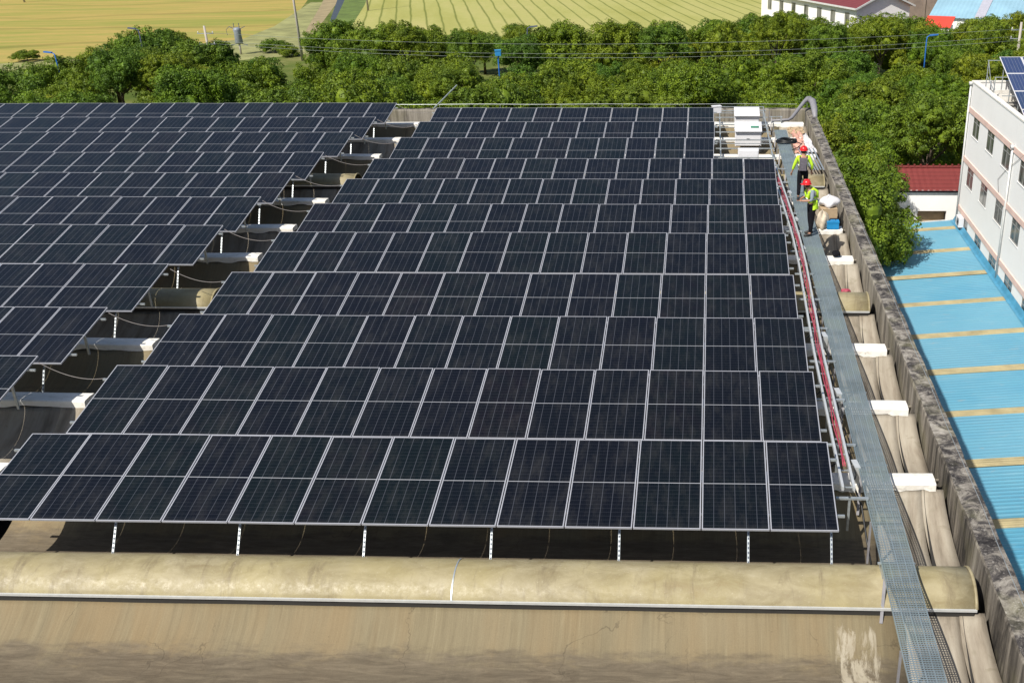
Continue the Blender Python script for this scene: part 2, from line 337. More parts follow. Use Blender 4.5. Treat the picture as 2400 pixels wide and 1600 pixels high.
# ------------------------------------------------------------------ mesh helpers
class MB:
    def __init__(s): s.v = []; s.f = []; s.mi = []
    def add(s, vs, fs, mi=0):
        b = len(s.v); s.v += [tuple(v) for v in vs]; s.f += [tuple(i+b for i in f) for f in fs]; s.mi += [mi]*len(fs); return s
    def box(s, lo, hi, mi=0):
        (a, b, c), (d, e, f) = lo, hi
        return s.add([(a,b,c),(d,b,c),(d,e,c),(a,e,c),(a,b,f),(d,b,f),(d,e,f),(a,e,f)],
                     [(0,3,2,1),(4,5,6,7),(0,1,5,4),(1,2,6,5),(2,3,7,6),(3,0,4,7)], mi)
    def obox(s, c, size, rot=(0, 0, 0), mi=0):
        from mathutils import Euler
        m = Euler(rot).to_matrix(); c = Vector(c); x, y, z = [k/2 for k in size]
        vs = [c+m@Vector(p) for p in [(-x,-y,-z),(x,-y,-z),(x,y,-z),(-x,y,-z),(-x,-y,z),(x,-y,z),(x,y,z),(-x,y,z)]]
        return s.add(vs, [(0,3,2,1),(4,5,6,7),(0,1,5,4),(1,2,6,5),(2,3,7,6),(3,0,4,7)], mi)
    def bar(s, a, b, w=.04, h=.04, mi=0):
        a, b = Vector(a), Vector(b); d = (b-a).normalized()
        u = Vector((0, 0, 1)) if abs(d.z) < .95 else Vector((0, 1, 0))
        x = d.cross(u).normalized()*w/2; y = x.cross(d).normalized()*h/2
        vs = [a-x-y, a+x-y, a+x+y, a-x+y, b-x-y, b+x-y, b+x+y, b-x+y]
        return s.add(vs, [(0,1,2,3),(4,7,6,5),(0,4,5,1),(1,5,6,2),(2,6,7,3),(3,7,4,0)], mi)
    def tube(s, pts, r, n=8, mi=0, caps=True):
        pts = [Vector(p) for p in pts]; rs = r if isinstance(r, (list, tuple)) else [r]*len(pts)
        vs = []; prev = None
        for i, p in enumerate(pts):
            d = (pts[min(i+1, len(pts)-1)]-pts[max(i-1, 0)]).normalized()
            if prev is None:
                u = Vector((0, 0, 1)) if abs(d.z) < .9 else Vector((1, 0, 0)); x = d.cross(u).normalized()
            else: x = (prev-d*prev.dot(d)).normalized()
            prev = x; y = d.cross(x)
            for k in range(n):
                a = 2*math.pi*k/n; vs.append(p+(x*math.cos(a)+y*math.sin(a))*rs[i])
        fs = []
        for i in range(len(pts)-1):
            for k in range(n):
                fs.append((i*n+k, i*n+(k+1) % n, (i+1)*n+(k+1) % n, (i+1)*n+k))
        if caps: fs += [tuple(range(n-1, -1, -1)), tuple(range((len(pts)-1)*n, len(pts)*n))]
        return s.add(vs, fs, mi)
    def lathe(s, c, prof, n=16, mi=0):
        pts = [Vector(c)+Vector((0, 0, z)) for z, r in prof]
        vs = []; 
        for p, (z, r) in zip(pts, prof):
            for k in range(n): a = 2*math.pi*k/n; vs.append((p.x+r*math.cos(a), p.y+r*math.sin(a), p.z))
        fs = [(i*n+k, i*n+(k+1) % n, (i+1)*n+(k+1) % n, (i+1)*n+k) for i in range(len(prof)-1) for k in range(n)]
        fs += [tuple(range(n-1, -1, -1)), tuple(range((len(prof)-1)*n, len(prof)*n))]
        return s.add(vs, fs, mi)
    def sheet(s, grid, thick=0, mi=0):
        """grid[i][j] of points; optional thickness downwards"""
        n, k = len(grid), len(grid[0]); vs = [p for r in grid for p in r]
        fs = [(i*k+j, (i+1)*k+j, (i+1)*k+j+1, i*k+j+1) for i in range(n-1) for j in range(k-1)]
        if thick:
            o = n*k; vs2 = [(p[0], p[1], p[2]-thick) for p in vs]
            fs2 = [tuple(o+a for a in reversed(f)) for f in fs]
            ring = [i*k for i in range(n)]+[(n-1)*k+j for j in range(1, k)]+[i*k+k-1 for i in range(n-2, -1, -1)]+[j for j in range(k-2, 0, -1)]
            side = [(ring[q], ring[(q+1) % len(ring)], o+ring[(q+1) % len(ring)], o+ring[q]) for q in range(len(ring))]
            return s.add(vs+vs2, fs+fs2+[tuple(reversed(f)) for f in side], mi)
        return s.add(vs, fs, mi)
    def mesh(s, name, mats, smooth=False):
        me = bpy.data.meshes.new(name); me.from_pydata(s.v, [], s.f)
        for m_ in (mats if isinstance(mats, (list, tuple)) else [mats]): me.materials.append(m_)
        me.polygons.foreach_set('material_index', s.mi)
        if smooth: me.polygons.foreach_set('use_smooth', [True]*len(s.f))
        me.update(); return me
    def build(s, name, mats, parent=None, smooth=False, loc=(0, 0, 0)):
        return link(name, s.mesh(name, mats, smooth), parent, loc)
def link(name, data, parent=None, loc=(0, 0, 0)):
    o = bpy.data.objects.new(name, data); C.objects.link(o); o.location = loc
    if parent: o.parent = parent
    return o
def tag(o, label=None, cat=None, group=None, kind=None):
    if label: o['label'] = label
    if cat: o['category'] = cat
    if group: o['group'] = group
    if kind: o['kind'] = kind
    return o
def empty(name, loc, label=None, cat=None, group=None, rz=0):
    o = bpy.data.objects.new(name, None); C.objects.link(o); o.location = loc; o.rotation_euler.z = rz
    o.empty_display_size = .2
    return tag(o, label, cat, group)
def local(parent):
    """shift builder: world -> parent's local (translation only)"""
    return Vector(parent.location)
def build_at(mb, name, mats, root, smooth=False):
    """mesh given in world coordinates, parented to a root that stands elsewhere"""
    L = root.location; mb.v = [(v[0]-L.x, v[1]-L.y, v[2]-L.z) for v in mb.v]
    return mb.build(name, mats, root, smooth)
ORD = ['first','second','third','fourth','fifth','sixth','seventh','eighth','ninth','tenth','eleventh','twelfth','thirteenth','fourteenth','fifteenth','sixteenth','seventeenth','eighteenth','nineteenth','twentieth','twenty-first','twenty-second','twenty-third','twenty-fourth','twenty-fifth','twenty-sixth']+['twenty-seventh', 'twenty-eighth', 'twenty-ninth', 'thirtieth', 'thirty-first', 'thirty-second', 'thirty-third', 'thirty-fourth', 'thirty-fifth', 'thirty-sixth', 'thirty-seventh', 'thirty-eighth']
def row_name(i): return 'frontmost row' if i == 1 else ORD[i-1]+' row from the front'
def from_end(k, side): return ('%smost' % side if k == 0 else ORD[k]+' from the '+side)
rng = random.Random(7)
GZ = -13.0

# ------------------------------------------------------------------ setting: ground and fields
def ground():
    t = MB(); t.sheet([[(-1200, -300, GZ), (1200, -300, GZ)], [(-1200, 1500, GZ), (1200, 1500, GZ)]])
    tag(t.build('ground', M['ground']), kind='structure')
    def poly(name, pts, mat, z):
        b = MB(); b.add([(x, y, GZ+z) for x, y in pts], [tuple(range(len(pts)))]); tag(b.build(name, mat), kind='structure')
    poly('left_wheat_field', [(-420, 118), (-102, 131), (-84, 143), (-76, 156), (-81.5, 190), (-120, 330), (-330, 620), (-700, 620)], M['wheatl'], .004)
    poly('right_wheat_field', [(-56, 140), (60, 146), (150, 150), (500, 600), (-170, 600), (-117, 362), (-76, 208), (-65, 168)], M['wheatr'], .004)
    poly('field_path', [(-71, 160), (-68, 160), (-79.6, 207), (-118.6, 355), (-122, 355), (-83.6, 210)], M['soil'], .008)
    poly('field_ditch', [(-71.2, 178), (-70.3, 178), (-80.6, 216), (-119, 355), (-120.4, 355), (-82.2, 216)], M['ditchm'], .012)
    poly('field_verge', [(-66.4, 160), (-62.5, 160), (-73, 205), (-112, 355), (-117.8, 355), (-77.8, 205)], M['verge'], .010)
    poly('dry_verge', [(-103, 124), (-74, 130), (-60, 140), (-71, 165), (-84, 212), (-86.5, 212), (-79, 172), (-78, 156), (-88, 141), (-103, 130.5)], M['straw'], .012)
ground()

# ------------------------------------------------------------------ factory roof
BAY_R = (-15.35, 2.26); BAY_L = (-34.0, -15.80)
RIDGE = [(-11.6, 'W'), (-8.5, 'W'), (-5.15, 'B'), (-2.0, 'W'), (1.1, 'W'), (4.2, 'W'), (7.55, 'B'), (10.85, 'W'), (13.8, 'W'), (17.0, 'W'), (20.2, 'B'), (23.75, 'W'), (26.85, 'W'), (30.1, 'W')]
fac = empty('factory_building', (0, 0, GZ), 'large factory hall under a ribbed concrete shell roof that carries the black solar panels', 'building')
def trough_edge(k, side):
    y, t = RIDGE[k]
    return (y+side*.20, -.56) if t == 'W' else (y+side*.50, -.74)
def trough(y0, z0, y1, z1, x0, x1, mat, nx=26, crack=False):
    g = []
    for i in range(nx+1):
        x = x0+(x1-x0)*i/nx; row = []
        for j in range(25):
            s = j/24; d = .60*(1-(2*s-1)**2)**.9
            xx = x
            row.append((xx, y0+(y1-y0)*s, z0+(z1-z0)*s-d + .004*math.sin(x*2.1+s*3)))
        g.append(row)
    return g
for k in range(len(RIDGE)-1):
    (ya, za), (yb, zb) = trough_edge(k, 1), trough_edge(k+1, -1)
    b = MB(); b.sheet(trough(ya, za, yb, zb, BAY_R[0], .98, M['shell']), .05)
    build_at(b, 'roof_trough', M['shell'], fac, True)
    b = MB(); g = trough(ya, za, yb, zb, 1.0, BAY_R[1]-.40, None, 6)
    b.sheet(g, .05); g2 = trough(ya, za, yb, zb, BAY_R[1]-.40, BAY_R[1], None, 3)
    # edge rib: opens a tapering crack towards the low side
    for i, r in enumerate(g2):
        for j, p in enumerate(r):
            s = j/24; w = .065*max(0, min(1, (.84-s)/.5))
            r[j] = (p[0]+(w if i == 0 else 0)+(.10*math.sin(math.pi*s)*i/3), p[1], p[2]+.012)
    b.sheet(g2, .06)
    build_at(b, 'roof_edge_strip', M['screed'], fac, True)
    b = MB(); gj = []
    for j in range(25):
        s = j/24; w = .034*max(0, min(1, (.86-s)/.55))**.8+.004; d = .60*(1-(2*s-1)**2)**.9; xc = BAY_R[1]-.375+.012*math.sin(s*9+k)+.03*s
        gj.append([(xc-w, ya+(yb-ya)*s, za+(zb-za)*s-d+.020), (xc+w, ya+(yb-ya)*s, za+(zb-za)*s-d+.020)])
    b.sheet(gj); build_at(b, 'crack_shade_strip', M['dark'], fac)  # dark strip laid over the crack, its shade put in by colour
    if 1:
        b = MB(); b.sheet(trough(ya, za, yb, zb, BAY_L[0], BAY_L[1]-.6, None), .05); b.sheet(trough(ya, za, yb, zb, BAY_L[1]-.6, BAY_L[1], None, 4), .05)
        build_at(b, 'roof_trough', M['screed' if k % 2 else 'shell'], fac, True)
for k, (y, t) in enumerate(RIDGE):
    for bay in (0, 1):
        x0, x1 = ((-15.35, 2.12) if bay == 0 else (-34, -15.85))
        if t == 'W':
            b = MB(); n = 160 if bay == 0 else 90; g = []
            for i in range(n+1):
                x = x0+(x1-x0)*i/n; w = .018*math.sin(x*3.1+k)+.014*math.sin(x*7.7+k*2)+.012*math.sin(x*23+k*5)
                zt = -.43+.006*math.sin(x*2.3+k)
                g.append([(x, y-.225+w*.5, zt-.15+w), (x, y-.215, zt-.02), (x, y-.19, zt), (x, y, zt+.012), (x, y+.19, zt), (x, y+.215, zt-.02), (x, y+.225, zt-.15)])
            b.sheet(g)
            b.add(g[0], [tuple(range(7))]); b.add(g[-1], [tuple(range(6, -1, -1))])
            build_at(b, 'ridge_cap', M['cap'], fac)
        else:
            b = MB(); n = 34; Rr, hw, zc = .62, .535, -.325; a1 = math.asin(hw/Rr); g = []
            ends = (-15.35 if bay == 0 else -34, 2.12 if bay == 0 else -15.75)
            for i in range(n+1):
                x = ends[0]+(ends[1]-ends[0])*i/n
                row = [(x, y+Rr*math.sin(a), zc-Rr+Rr*math.cos(a)+.004*math.sin(x*1.7+a*4)) for a in [a1*(-1+2*j/18) for j in range(19)]]
                g.append(row)
            b.sheet(g, .035)
            root = build_at(b, 'barrel_skylight', M['barrel'], fac, True)
            zl = zc-Rr+Rr*math.cos(a1)
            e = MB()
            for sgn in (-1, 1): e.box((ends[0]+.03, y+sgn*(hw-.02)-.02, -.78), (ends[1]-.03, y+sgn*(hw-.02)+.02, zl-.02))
            tt = e.build('shade_dark_upstand', M['dark'], root); tt.matrix_parent_inverse = Matrix.Translation((0, 0, -GZ))  # added upstand, coloured dark to stand for the shadow gap under the lip
            e = MB()
            for sgn in (-1, 1):
                e.box((ends[0], y+sgn*(hw+.012)-.014, zl-.035), (ends[1], y+sgn*(hw+.012)+.014, zl+.008))
            tt = e.build('edge_flashing', M['zinc'], root)
            tt.location = (0, 0, 0); tt.matrix_parent_inverse = Matrix.Translation((0, 0, -GZ))
            e = MB()
            for xs in ([-6.25] if bay == 0 else [-24]):
                e.sheet([[(xx, y+(Rr+.004)*math.sin(a), zc-Rr+(Rr+.004)*math.cos(a)+.004) for a in [a1*(-1+2*j/18) for j in range(19)]] for xx in (xs-.012, xs+.012)])
            tt = e.build('cover_strip', M['galv'], root, True); tt.matrix_parent_inverse = Matrix.Translation((0, 0, -GZ))
            # end hoop
            for xe in (ends if bay == 0 else ends[1:]):
                e = MB(); e.tube([(xe, y+(Rr-.01)*math.sin(a), zc-Rr+(Rr-.01)*math.cos(a)) for a in [a1*(-1+2*j/12) for j in range(13)]], .03, 6)
                tt = e.build('end_hoop', M['barrel'], root, True); tt.matrix_parent_inverse = Matrix.Translation((0, 0, -GZ))
# deck, walls, parapets
b = MB(); b.box((-34.0, -11.0, -2.3), (2.42, 32.6, -1.75)); build_at(b, 'light_stop_deck', M['dark'], fac)  # dark deck added under the troughs to stop light leaking through
b = MB(); b.box((-34.0, -11.0, GZ), (2.70, 33.0, -2.3)); build_at(b, 'wall', M['concrete'], fac)
def parapet(x0, x1, y0, y1, along):
    g = []; n = 90 if along == 'y' else 70
    for i in range(n+1):
        s = i/n
        j = lambda q: .006*math.sin(s*97+q*5)+.005*math.sin(s*211+q*3)+.004*math.sin(s*431+q)
        if along == 'y':
            y = y0+(y1-y0)*s
            g.append([(x0, y, -2.2), (x0+j(1)*.4, y, -.36+j(1)), (x0+.02+j(2), y, -.31+j(2)), ((x0+x1)/2, y, -.30+j(3)), (x1-.015+j(4), y, -.31+j(4)), (x1, y, -.36), (x1, y, -2.2)])
        else:
            x = x0+(x1-x0)*s
            g.append([(x, y1, -2.2), (x, y1, -.36), (x, y1-.02+j(2), -.31+j(2)), (x, (y0+y1)/2, -.30+j(3)), (x, y0+.02+j(4), -.31+j(4)), (x, y0+j(1)*.4, -.36+j(1)), (x, y0, -2.2)])
    b = MB(); b.sheet(g)
    k = 6
    b.mi = [0 if (i % k) in (2, 3) else 1 for i in range(len(b.f))]
    return b
build_at(parapet(2.38, 2.82, -12, 32.62, 'y'), 'parapet', [M['partop'], M['parside']], fac)
build_at(parapet(-34, 2.82, 32.62, 33.0, 'x'), 'parapet', [M['partop'], M['parside']], fac)
# thin lightning tape along the parapet and back wire
b = MB(); b.tube([(2.72+.012*math.sin(i*1.3), -9+i*1.0, -.285) for i in range(42)], .006, 5)
for i in range(21): b.bar((2.72, -8.5+i*2, -.32), (2.72, -8.5+i*2, -.28), .015, .015)
tag(b.build('lightning_wire', M['galv']), 'thin galvanised wire pinned along the outer edge of the right parapet', 'wire')
b = MB(); b.tube([(-34+i*1.0, 32.85, -.10+.01*math.sin(i)) for i in range(37)], .007, 5)
for i in range(13): b.tube([(-33.5+i*3, 32.85, -.33), (-33.5+i*3, 32.85, -.09)], .010, 5)
tag(b.build('back_rail', M['galv']), 'thin metal rail on short pins along the far parapet', 'rail')

# ------------------------------------------------------------------ solar panels
PW, PL, TILT = 1.134, 2.278, R_(11.8); CT, ST = math.cos(TILT), math.sin(TILT)
fm = MB(); w = PW/2
for lo, hi in [((-w, 0, -.035), (-w+.018, PL, 0)), ((w-.018, 0, -.035), (w, PL, 0)), ((-w+.018, 0, -.035), (w-.018, .018, 0)), ((-w+.018, PL-.018, -.035), (w-.018, PL, 0))]: fm.box(lo, hi)
frame_me = fm.mesh('panel_frame', M['alu'])
gm = MB(); gm.box((-w+.018, -PL/2+.017, -.008), (w-.018, PL/2-.017, -.003))
gm.v = [(v[0], v[1]+PL/2, v[2]) for v in gm.v]
glass_me = gm.mesh('panel_glass', M['pv'])
jb = MB(); jb.box((-.06, PL*.5-.05, -.03), (.06, PL*.5+.05, -.009)); jbox_me = jb.mesh('junction_box', M['black'])
def panel(x_right, y, z, label, group):
    r = empty('solar_panel', (x_right-PW/2, y, z), label, 'solar panel', group); r.rotation_euler.x = TILT
    # slight mounting tolerances
    r.rotation_euler.x += R_(rng.uniform(-.28, .28)); r.rotation_euler.y = R_(rng.uniform(-.22, .22))
    link('frame', frame_me, r); link('cell_glass', glass_me, r)
    return r
ROWR = {1: (.05, -4.43, -.02, 13), 2: (.05, -1.29, -.05, 13), 3: (.05, 1.67, -.04, 13), 4: (.05, 4.72, -.05, 13), 5: (.05, 8.22, -.03, 13), 6: (.08, 11.15, 0, 13), 7: (.12, 14.33, -.02, 13), 8: (.20, 17.32, -.03, 13),
        9: (-2.03, 20.81, -.03, 11), 10: (-2.00, 23.78, 0, 11), 11: (-2.03, 26.98, -.03, 11)}
ROWL = {2: (-16.62, -1.30, .16, 2), 3: (-16.64, 1.62, .14, 4), 4: (-16.66, 4.83, .12, 5), 5: (-16.68, 8.34, .13, 7), 6: (-16.74, 11.43, .13, 9), 7: (-16.78, 14.55, .13, 11), 8: (-16.76, 17.62, .13, 12), 9: (-16.70, 21.04, .15, 14), 10: (-16.66, 24.11, .14, 16), 11: (-16.58, 27.15, .16, 18)}
PITCHX = 1.154
def rack(xr, y, z, n, label, ripe):
    """purlins, rafters and posts under one row"""
    xl = xr-n*PITCHX+.02
    root = empty('mounting_rack', (xr, y, z), label, 'mounting rack', 'galvanised racks under the panel rows')
    at = lambda s, dz: (y+s*CT, z+s*ST+dz)
    for s in (.42, 1.86):
        yy, zz = at(s, -.062)
        b = MB(); b.box((xl-.13, yy-.02, zz-.022), (xr+.14, yy+.02, zz+.022)); build_at(b, 'rail', M['galv'], root)
    step = 2.19; xs = []; x = xr-.10
    off = .10 if xr > -5 else .55
    xs = [xr-off]+[xr-off-1.40-step*i for i in range(int((xr-off-1.4-xl)/step)+1)]
    for i, x in enumerate(xs):
        y0, z0 = at(.22, -.115); y1, z1 = at(2.15, -.115)
        b = MB(); b.bar((x, y0, z0), (x, y1, z1), .045, .05); build_at(b, 'rafter', M['galv'], root)
        b = MB(); ztop = z+.25*ST-.13
        pa, pb = Vector((x, y+.26, ztop)), Vector((x, y-.17, -.70)); b.bar(pb, pa, .036, .026)
        for q in range(9): b.bar(pb.lerp(pa, .03+q*.108)+Vector((0, -.019, .006)), pb.lerp(pa, .08+q*.108)+Vector((0, -.019, .006)), .018, .006, 1)
        build_at(b, 'front_post', [M['galv'], M['lampgrey']], root)
        b = MB(); yy, zz = at(1.95, -.14); b.box((x-.025, yy-.02, -.50), (x+.025, yy+.02, zz)); build_at(b, 'rear_post', M['galv'], root)
    return root
for i, (xr, y, z, n) in ROWR.items():
    rack(xr, y, z, n, 'galvanised steel rack under the %s, right block' % row_name(i), i)
    for k in range(n):
        panel(xr-k*PITCHX, y, z, 'black solar panel %s in the right block, %s' % (from_end(k, 'right'), row_name(i)), 'black solar panels on the factory roof')
for i, (xr, y, z, n) in ROWL.items():
    rack(xr, y, z, n, 'galvanised steel rack under the %s, left block' % row_name(i), i)
    for k in range(n):
        panel(xr-k*PITCHX, y, z, 'black solar panel %s in the left block, %s' % (from_end(k, 'right'), row_name(i)), 'black solar panels on the factory roof')
# sagging cables that bridge the gap between the two blocks
for i in range(2, 12):
    xr, y, z, n = ROWL[i]; a = Vector((xr+.10, y+2.05, z+2.05*ST-.03)); x2, y2, z2, n2 = ROWR[i]
    c = Vector((x2-n2*PITCHX-.08 if i < 9 else -14.95, y2+1.86, z2+1.86*ST-.05))
    b = MB(); b.tube([a.lerp(c, s/14)+Vector((0, 0, -.15*(1-(2*s/14-1)**2))) for s in range(15)], .008, 6)
    tag(b.build('bridging_cable', M['cable_gry'], None, True), 'thin grey cable sagging across the gap, %s' % row_name(i), 'cable', 'cables bridging the gap')

# ------------------------------------------------------------------ walkway, cable tray
WX0, WX1, WZ = .66, 1.17, -.11
wy = [-10.6+i*2.9 for i in range(14)]
walk = empty('walkway', (1.0, 0, -.2), 'long galvanised grating walkway running up the roof beside the right parapet', 'walkway')
def wshift(y):  # the walkway bends a little towards the parapet in the middle rows
    return .04*math.exp(-((y-6)/6)**2)+(-.03 if y < -4 else 0)*min(1, (-4-y)/3 if y < -4 else 0)+(-.05*max(0, (y-16)/12))
for s0, s1 in zip(wy, wy[1:]):
    b = MB(); n = int((s1-s0-.02)/.046)
    for q in range(n+1):
        y = s0+.01+q*.046; sx = wshift(y)
        b.box((WX0+sx, y, WZ-.012), (WX1+sx, y+.017, WZ-.003))
    for q in range(13):
        f = q/12
        ya, yb = s0+.004, s1-.012; xa, xb = WX0+(WX1-WX0)*f+wshift(ya), WX0+(WX1-WX0)*f+wshift(yb)
        wide = .013 if q % 3 == 0 else .004
        b.bar((xa, ya, WZ-.012), (xb, yb, WZ-.012), wide, .026 if q % 12 else .045)
    build_at(b, 'grating_panel', M['grate'], walk)
for q, (y, t) in enumerate(RIDGE[1:]):
    b = MB(); sx = wshift(y)
    for x in (WX0+.03, WX1-.03): b.box((x+sx-.02, y-.16, -.43), (x+sx+.02, y+.16, WZ-.05))
    b.box((WX0+sx-.05, y-.02, WZ-.058), (WX1+sx+.04, y+.02, WZ-.030))
    build_at(b, 'bearer', M['galv'], walk)
    for a_, c_, w_ in [((WX0+sx-.03, y-.62, -.86), (WX0+sx+.03, y-.30, WZ-.06), .05), ((WX0+sx, y+1.2, -1.0), (WX0+sx, y+1.2, WZ-.04), .035)]:
        b = MB(); b.bar(a_, c_, w_, .035); build_at(b, 'leg', M['duct'], walk)
# ladder cable tray with red cable
def tx(y): return .36+(.10 if y > 3 else 0)*(min(1, (y-3)/6) if y > 3 else 0)-.30*max(0, (y-11)/10)**1.3
tray = empty('cable_tray', (.45, -3, 0), 'pale galvanised ladder tray with a red cable run between the panels and the walkway', 'cable tray')
ys = [-3.1+i*1.2 for i in range(21)]
for dx in (-.10, .10):
    b = MB()
    for ya, yb in zip(ys, ys[1:]): b.bar((tx(ya)+dx, ya, -.01), (tx(yb)+dx, yb, -.01), .045, .085)
    build_at(b, 'side_rail', M['zinc'], tray)
for i in range(40):
    b = MB(); y = -3.0+i*.6; b.box((tx(y)-.09, y-.015, -.048), (tx(y)+.09, y+.015, -.03)); build_at(b, 'rung', M['galv'], tray)
for i in range(13):
    b = MB(); y = -3.3+i*1.95; b.box((tx(y)-.24, y-.03, -.10), (WX0+wshift(y)+.03, y+.03, -.065)); b.box((tx(y)-.02, y-.02, -.75), (tx(y)+.02, y+.02, -.065))
    build_at(b, 'support_bracket', M['galv'], tray)
b = MB()
for kk in range(3):
    b.tube([(tx(-2.3+i*.3)+.02+.014*math.sin(i*.9+kk*2)+(kk-1)*.026, -2.3+i*.3, -.005+.02*math.sin(i*.7+kk*1.7)+(kk % 2)*.018) for i in range(78)], .011, 6)
tag(b.build('red_cable_run', M['cable_red'], None, True), 'bundle of red cables lying along the galvanised tray', 'cable')
for i, (y, t) in enumerate(RIDGE[3:12]):
    y0 = y+.25; b = MB()
    for kk in range(1):
        b.tube([Vector((-.15, y0+.3+kk*.1, -.15)).lerp(Vector((tx(y0), y0-.2, -.02)), s/8)+Vector((0, 0, -.30*math.sin(math.pi*s/8))) for s in range(9)], .018, 6)
    tag(b.build('branch_cable', M['cable_blk'], None, True), 'black cable looping from the panels into the tray, %s from the front' % ORD[i], 'cable', 'cables looping into the tray')
b = MB()
for i in range(40):
    y = -2.6+i*.55
    p0 = Vector((tx(y)+.16+rng.uniform(-.03, .05), y, -.10)); p1 = p0+Vector((rng.uniform(-.02, .08), .5, rng.uniform(-.1, .05)))
    b.tube([p0, (p0+p1)/2+Vector((.04, 0, -.06)), p1], .014, 5)
b.tube([(.50, -2.9, -.12), (.60, -3.2, -.30), (.66, -3.6, -.7), (.70, -4.1, -.95)], .02, 6)
tag(b.build('black_conduit_run', M['cable_blk'], None, True), 'tangled black cable run squeezed between the tray and the walkway', 'cable')
for q, (y, t) in enumerate(RIDGE[3:11]):
    if t == 'W':
        b = MB(); b.obox((.62, y-.05, -.26), (.11, .30, .34), (0, 0, .15)); b.box((.52, y-.12, -.42), (.72, y+.05, -.40))
        tag(b.build('junction_bracket', M['zinc']), 'bright zinc bracket on the white ridge beside the walkway, %s from the front' % ORD[q], 'bracket', 'brackets beside the walkway')

# ------------------------------------------------------------------ inverters on their rack at the far right of the roof
inv_rack = empty('inverter_rack', (-.6, 24, -.4), 'open galvanised frame carrying the white inverters near the far parapet', 'rack')
b = MB()
for x in (-1.75, .32):
    b.bar((x, 20.4, -.20), (x, 31.6, -.20), .05, .05)
for y in [20.6+i*1.55 for i in range(8)]:
    b.bar((-1.95, y, -.15), (.45, y, -.15), .045, .045)
for y in (20.6, 23.7, 26.8, 29.9, 31.4):
    for x in (-1.75, .32): b.bar((x, y, -.75), (x, y, .05), .05, .05)
    b.bar((-1.75, y, .05), (.32, y, .05), .03, .03)
build_at(b, 'frame', M['galv'], inv_rack)
def inverter(x, y, z, label, green=False, w=1.12, shade=True):
    r = empty('inverter', (x, y, z), label, 'inverter', 'white inverters at the far right of the roof')
    hgt = .62
    b = MB(); b.box((-w/2, -.02, 0), (w/2, .26, hgt)); b.box((-w/2+.03, -.045, .03), (w/2-.03, -.02, hgt-.05)); b.build('housing', M['invwhite'], r)
    b = MB(); b.obox((0, -.052, .30), (.13, .012, .045)); b.build('badge', M['logo'], r)
    if shade:
        b = MB(); b.obox((0, .30, hgt+.13), (w*1.03, .95, .03), (R_(13), 0, 0)); b.obox((0, .30, hgt+.165), (w*1.03, .02, .03), (R_(13), 0, 0)); b.build('sunshade', M['invwhite'], r)
        b = MB()
        for sx in (-1, 1): b.bar((sx*w*.45, .10, hgt), (sx*w*.45, .10, hgt+.10), .03, .03); b.bar((sx*w*.45, .62, hgt-.1), (sx*w*.45, .62, hgt+.2), .03, .03)
        b.build('shade_post', M['galv'], r)
    if green:
        b = MB(); b.obox((.28, .22, hgt+.145), (.34, .16, .012), (R_(13), 0, 0)); b.build('label_plate', M['greenlabel'], r)
    b = MB()
    for q in range(4): b.tube([(-.3+q*.2, .1, 0), (-.3+q*.2, .1, -.15), (-.25+q*.2, .2, -.34)], .015, 6)
    b.build('cable_tails', M['cable_blk'], r, True)
    return r
inverter(-.52, 29.3, -.58, 'white inverter farthest back, under the topmost white sunshade')
inverter(-.56, 25.9, -.55, 'middle white inverter with a green plate on its sunshade', True)
inverter(-.66, 22.4, -.50, 'small white inverter nearest the panels, without a sunshade', False, .82, False)
b = MB(); b.obox((-1.90, 31.0, .0), (.40, .25, .30), (0, 0, .3)); b.obox((-1.90, 31.0, .16), (.44, .29, .03), (0, 0, .3))
tag(b.build('junction_box', M['invwhite']), 'small white junction box near the far parapet left of the inverters', 'box')
# grey duct that climbs over the parapet corner
b = MB(); b.tube([(.7, 30.5, -.42), (1.45, 30.6, -.40), (1.62, 30.8, -.36), (2.28, 32.2, .10), (2.48, 32.6, .20), (2.66, 32.6, .20)], [.06, .06, .075, .09, .11, .12], 12)
b.tube([(2.56, 32.6, .16), (2.70, 32.2, .14), (2.72, 31.4, -.06), (2.70, 30.6, -.30)], [.14, .165, .15, .10], 12)
tag(b.build('grey_duct', M['duct'], None, True), 'fat grey duct climbing over the far right corner of the parapet', 'duct')
b = MB(); b.tube([(-14.4, 29.0, -.4), (-14.4, 29.3, .2), (-14.2, 29.5, .3), (-13.4, 29.5, .3), (-13.2, 29.5, .1)], .035, 8)
b.tube([(-14.0, 30.0, .2), (-13.0, 30.1, .25)], .03, 8)
tag(b.build('vent_pipe', M['black'], None, True), 'thin black bent pipe on the roof at the far end of the gap', 'pipe')
b = MB(); b.bar((-14.85, 29.1, .40), (-14.30, 31.8, 1.0), .045, .045)
tag(b.build('loose_rail', M['galv']), 'single metal rail sticking up at the far left corner of the right block', 'rail')

